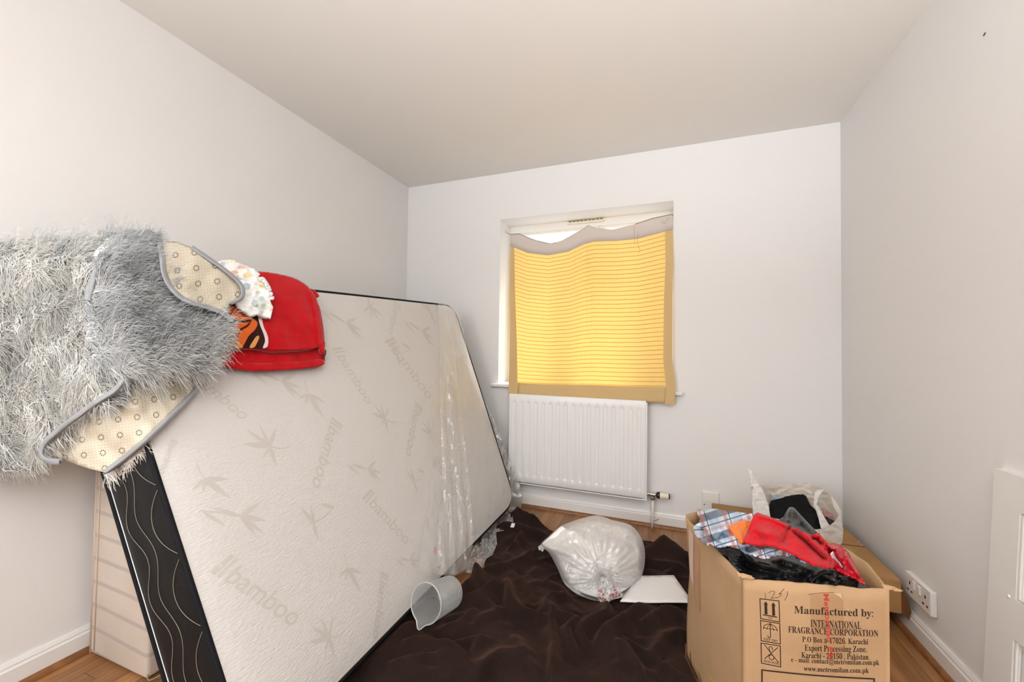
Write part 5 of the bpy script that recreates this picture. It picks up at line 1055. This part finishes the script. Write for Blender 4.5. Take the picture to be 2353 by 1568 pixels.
sheet_mesh('rug_body', RL, 9, lambda P: rug_pt(P, 0.02, 0.045, 1.0), UND, rug, 0.030)
sheet_mesh('rug_fold', RF, 9, lambda P: rug_pt(P, 0.055, 0.020, 2.0), UND, rug, 0.028)
FELT = NT('dotted_felt'); uv = FELT.coord('UV', rot=(0, 0, 0.12)); sp = FELT.n('ShaderNodeSeparateXYZ'); FELT.l(uv, sp.inputs[0])
def cell(nt, sx_, s, off=0.0): return nt.math('SUBTRACT', nt.math('FRACT', nt.math('ADD', nt.math('DIVIDE', sx_, s), off)), 0.5)
cu_, cv_ = cell(FELT, sp.outputs[0], 0.44), cell(FELT, sp.outputs[1], 0.36); rr = FELT.math('SQRT', FELT.math('ADD', FELT.math('POWER', FELT.math('MULTIPLY', cu_, 0.44), 2), FELT.math('POWER', FELT.math('MULTIPLY', cv_, 0.36), 2)))
an = FELT.math('ARCTAN2', FELT.math('MULTIPLY', cv_, 0.36), FELT.math('MULTIPLY', cu_, 0.44)); ringm = FELT.math('MULTIPLY', FELT.math('LESS_THAN', FELT.math('ABSOLUTE', FELT.math('SUBTRACT', rr, 0.058)), 0.017), FELT.math('GREATER_THAN', FELT.math('SINE', FELT.math('MULTIPLY', an, 9)), 0.0))
du_, dv_ = cell(FELT, sp.outputs[0], 0.075), cell(FELT, sp.outputs[1], 0.068); dots = FELT.math('LESS_THAN', FELT.math('SQRT', FELT.math('ADD', FELT.math('POWER', du_, 2), FELT.math('POWER', dv_, 2))), 0.17)
fc = FELT.ramp(FELT.noise(uv, 3, 4), [(0.3, srgb(210, 201, 182)), (0.7, srgb(198, 187, 166))])
fc = FELT.mix(FELT.math('MULTIPLY', dots, 0.38), fc, srgb(140, 124, 100)); fc = FELT.mix(FELT.math('MULTIPLY', ringm, 0.92), fc, srgb(38, 34, 30)); FELT.base(fc); FELT.set(Roughness=0.95); FELT.bump(FELT.noise(uv, 40, 3), 0.2, 0.002)
FL = [(290, 852), (380, 850), (470, 848), (476, 856), (470, 872), (436, 910), (380, 966), (320, 1022), (240, 1086), (205, 1078), (175, 1068), (130, 1050), (106, 1034), (116, 1002), (160, 962), (220, 922), (262, 894)]
flap, _ = sheet_mesh('backing_flap', FL, 8, lambda P: rug_pt(P, 0.004, 0.02, 3.0), FELT.m, rug, 0.008, uv=lambda P, V: P/100.0)
TPO = [(366, 560), (384, 555), (408, 556), (440, 568), (470, 588), (500, 609), (530, 632), (550, 652), (557, 668), (552, 686), (528, 697), (520, 712), (534, 736), (505, 716), (470, 704), (436, 694), (410, 680), (386, 655), (374, 625), (370, 590)]
tpf, _ = sheet_mesh('backing_fold', TPO, 6, lambda P: rug_pt(P, 0.124+0.010*np.sin((P[:, 0]-360)/60.0), 0.015, 5.0), FELT.m, rug, 0.008, uv=lambda P, V: P/100.0)
TAPEB = plain('grey_binding', srgb(150, 152, 155), 0.8, bump=(200, 0.3, 0.001))
def binding(line, wpx, lift, lump, seed, parent=rug, r=3):
    L = np.array(spline(line, 8)); d = np.gradient(L, axis=0); nn = np.stack([-d[:, 1], d[:, 0]], 1); nn /= np.hypot(*nn.T)[:, None]+1e-9; k = 7; V = []
    for q in np.linspace(-1, 1, k):
        V.append(rug_pt(L+nn*q*wpx/2, lift+0.005*math.sqrt(max(0, 1-q*q)), lump, seed))
    n = len(L); V = np.vstack(V); B = V-(-AF)*0.006; F = [(j*n+i, j*n+i+1, (j+1)*n+i+1, (j+1)*n+i) for j in range(k-1) for i in range(n-1)]; N = len(V); F += [tuple(x+N for x in q[::-1]) for q in F]
    return mesh('binding', np.vstack([V, B]), F, TAPEB, parent, True)
binding([(474, 852), (468, 874), (436, 912), (380, 968), (320, 1024), (240, 1086)], 11, 0.007, 0.02, 3.0)
binding([(270, 850), (330, 848), (400, 848), (462, 846), (474, 852)], 8, 0.010, 0.02, 3.0)
binding([(284, 872), (262, 898), (224, 922), (190, 946), (150, 976), (112, 1008), (96, 1030), (96, 1048), (112, 1060), (136, 1062)], 12, 0.060, 0.02, 3.0)
binding([(366, 560), (371, 592), (375, 625), (388, 656), (411, 681), (437, 695), (470, 705), (505, 717), (534, 737)], 10, 0.140, 0.015, 5.0)
binding([(440, 568), (470, 588), (500, 609), (530, 632), (550, 652), (557, 668), (552, 686), (528, 697)], 8, 0.140, 0.015, 5.0)
binding([(236, 590), (224, 620), (208, 660), (202, 690)], 18, 0.066, 0.02, 2.0)
sheet_mesh('care_label', [(214, 588), (222, 574), (238, 556), (248, 560), (243, 574), (230, 590)], 4, lambda P: rug_pt(P, 0.10), plain('label_cloth', (0.84, 0.83, 0.82, 1), 0.7), rug, 0.0015)
# ---- the pile: clumps of tapering yarn
def pile(name, outline, n_clump, per, lift, lump, seed, angf, lenr, colf, extra=None, rise=0.5):
    R = np.random.default_rng(int(seed*100)); o = np.array(outline, float); lo, hi = o.min(0), o.max(0); C = R.uniform(lo, hi, (n_clump*4, 2)); C = C[in_poly(C, o)][:n_clump]
    if extra is not None: C = np.vstack([C, extra])
    nC = len(C); ang = np.array([angf(*p) for p in C]) + R.normal(0, 0.22, nC); Lc = R.uniform(lenr[0], lenr[1], nC); curl = R.normal(0, 0.5, nC); tint = np.array([colf(*p) for p in C])*R.uniform(0.84, 1.10, nC)[:, None]
    n = nC*per; ci = np.repeat(np.arange(nC), per); root = C[ci]+R.normal(0, 4.5, (n, 2)); base = rug_pt(root, lift, lump, seed); a = ang[ci]+R.normal(0, 0.12, n)
    D = np.cos(a)[:, None]*AR-np.sin(a)[:, None]*AU*1.0; S = -np.sin(a)[:, None]*AR-np.cos(a)[:, None]*AU; O = -AF[None]+0.35*np.array([0, 0, 1.0])[None]; O = O/np.linalg.norm(O)
    L = Lc[ci]*R.uniform(0.75, 1.15, n); cr = curl[ci]+R.normal(0, 0.18, n); rs_ = rise*R.uniform(0.5, 1.4, n); k = 7; ts_ = np.linspace(0, 1, k); wd = R.uniform(0.0010, 0.0019, n)
    rows = []
    for t in ts_:
        p = base + (L*t)[:, None]*D + (L*(cr*(t*t)-0.45*cr*np.sin(t*5.5)))[:, None]*S + (L*rs_*(1.1*t-0.95*t*t))[:, None]*O + np.array([0, 0, -1.0])*(0.25*L*t*t)[:, None]
        rows.append(p)
    tw = R.uniform(-0.6, 0.6, n); Wv = S*np.cos(tw)[:, None]+O*np.sin(tw)[:, None]; V = np.zeros((n, k, 2, 3))
    for j, t in enumerate(ts_):
        w_ = (wd*(1.0-0.82*t**1.5))[:, None]*Wv; V[:, j, 0] = rows[j]-w_; V[:, j, 1] = rows[j]+w_
    V = V.reshape(-1, 3); b = (np.arange(n)*k*2)[:, None, None]; j = np.arange(k-1)[None, :, None]*2; q = np.array([0, 1, 3, 2])[None, None, :]; F = (b+j+q).reshape(-1, 4)
    me = bpy.data.meshes.new(name); me.vertices.add(len(V)); me.vertices.foreach_set('co', V.ravel().astype(np.float32)); me.loops.add(F.size); me.loops.foreach_set('vertex_index', F.ravel().astype(np.int32)); me.polygons.add(len(F)); me.polygons.foreach_set('loop_start', (np.arange(len(F))*4).astype(np.int32)); me.update(calc_edges=True)
    ca = me.color_attributes.new('yarn', 'FLOAT_COLOR', 'POINT'); c = np.ones((n, k, 2, 4)); tn = tint[ci]*R.uniform(0.72, 1.15, n)[:, None]; c[..., :3] = tn[:, None, None, :]; ca.data.foreach_set('color', c.ravel().astype(np.float32))
    o_ = link(name, me, YARN, rug, True); o_['kind'] = 'stuff'; return o_
YN_ = NT('shaggy_yarn'); at = YN_.n('ShaderNodeAttribute'); at.attribute_name = 'yarn'; YN_.base(at.outputs['Color']); YN_.set(Roughness=0.75); YN_.p.inputs['Specular IOR Level'].default_value = 0.25; YARN = YN_.m
def lin(r, g, b): return np.array(srgb(r, g, b)[:3])
def col_L(x, y):
    f = min(1, max(0, 0.5+0.9*fbm(x*0.012, y*0.012, 4.0))); g = min(1, max(0, 0.5+1.2*fbm(x*0.03, y*0.03, 9.0))); c = 0.9*(lin(226, 226, 222)*(1-f)+lin(190, 193, 192)*f); return c*(1-0.45*g)+lin(186, 178, 164)*0.45*g
def col_F(x, y):
    f = min(1, max(0, 0.5+1.1*fbm(x*0.014, y*0.02, 6.0))); c = 0.8*(lin(214, 216, 217)*(1-f)+lin(172, 175, 177)*f); e = min(1, max(0, (x-455)/50.0)) + 0.6*min(1, max(0, (y-815)/30.0)); return c*(1-min(1, e))+lin(212, 210, 206)*min(1, e)
edge_L = np.array([(x, 560+8*math.sin(x)) for x in range(-160, 235, 6)] + [(x, 1052+6*math.sin(x)) for x in range(-160, 90, 4)] + [(290-1.15*t, 862+t) for t in range(0, 60, 6)])
pile('pile', RL, 3900, 9, 0.026, 0.045, 1.0, lambda x, y: 0.45+(2.0*fbm(x*0.013, y*0.013, 2.0, 1.0, 2) if y > 585 else 0.5*fbm(x*0.03, 1.0, 2.0, 1.0, 2)-0.2)+(0.6 if y > 1000 else 0), (0.034, 0.060), col_L, edge_L, 0.55)
edge_F = np.array([(x, 548+4*math.sin(x)) for x in range(236, 366, 5)] + [(516-0.5*t, 735+t) for t in range(0, 110, 4)] + [(x, 830) for x in range(215, 470, 6)])
pile('pile', RF, 2600, 9, 0.060, 0.020, 2.0, lambda x, y: 0.28+0.55*fbm(x*0.01, y*0.012, 7.0, 1.0, 2)-0.22*(y > 800)-(1.2 if y < 556 else 0), (0.036, 0.062), col_F, edge_F, 0.35)
fr = np.array([(332-0.92*t, 1018+0.76*t) for t in range(4, 100, 4)]); z0 = [(230, 1070), (340, 1000), (345, 1006), (236, 1092)]
pile('pile', z0, 12, 7, -0.012, 0.02, 3.0, lambda x, y: 0.95, (0.020, 0.034), lambda x, y: lin(222, 216, 208), fr, 0.2)
pile('pile', [(392, 690), (430, 706), (470, 716), (520, 738), (500, 748), (440, 724), (400, 704)], 60, 7, 0.10, 0.015, 5.0, lambda x, y: 1.2, (0.014, 0.026), lambda x, y: lin(196, 198, 198), None, 0.3)
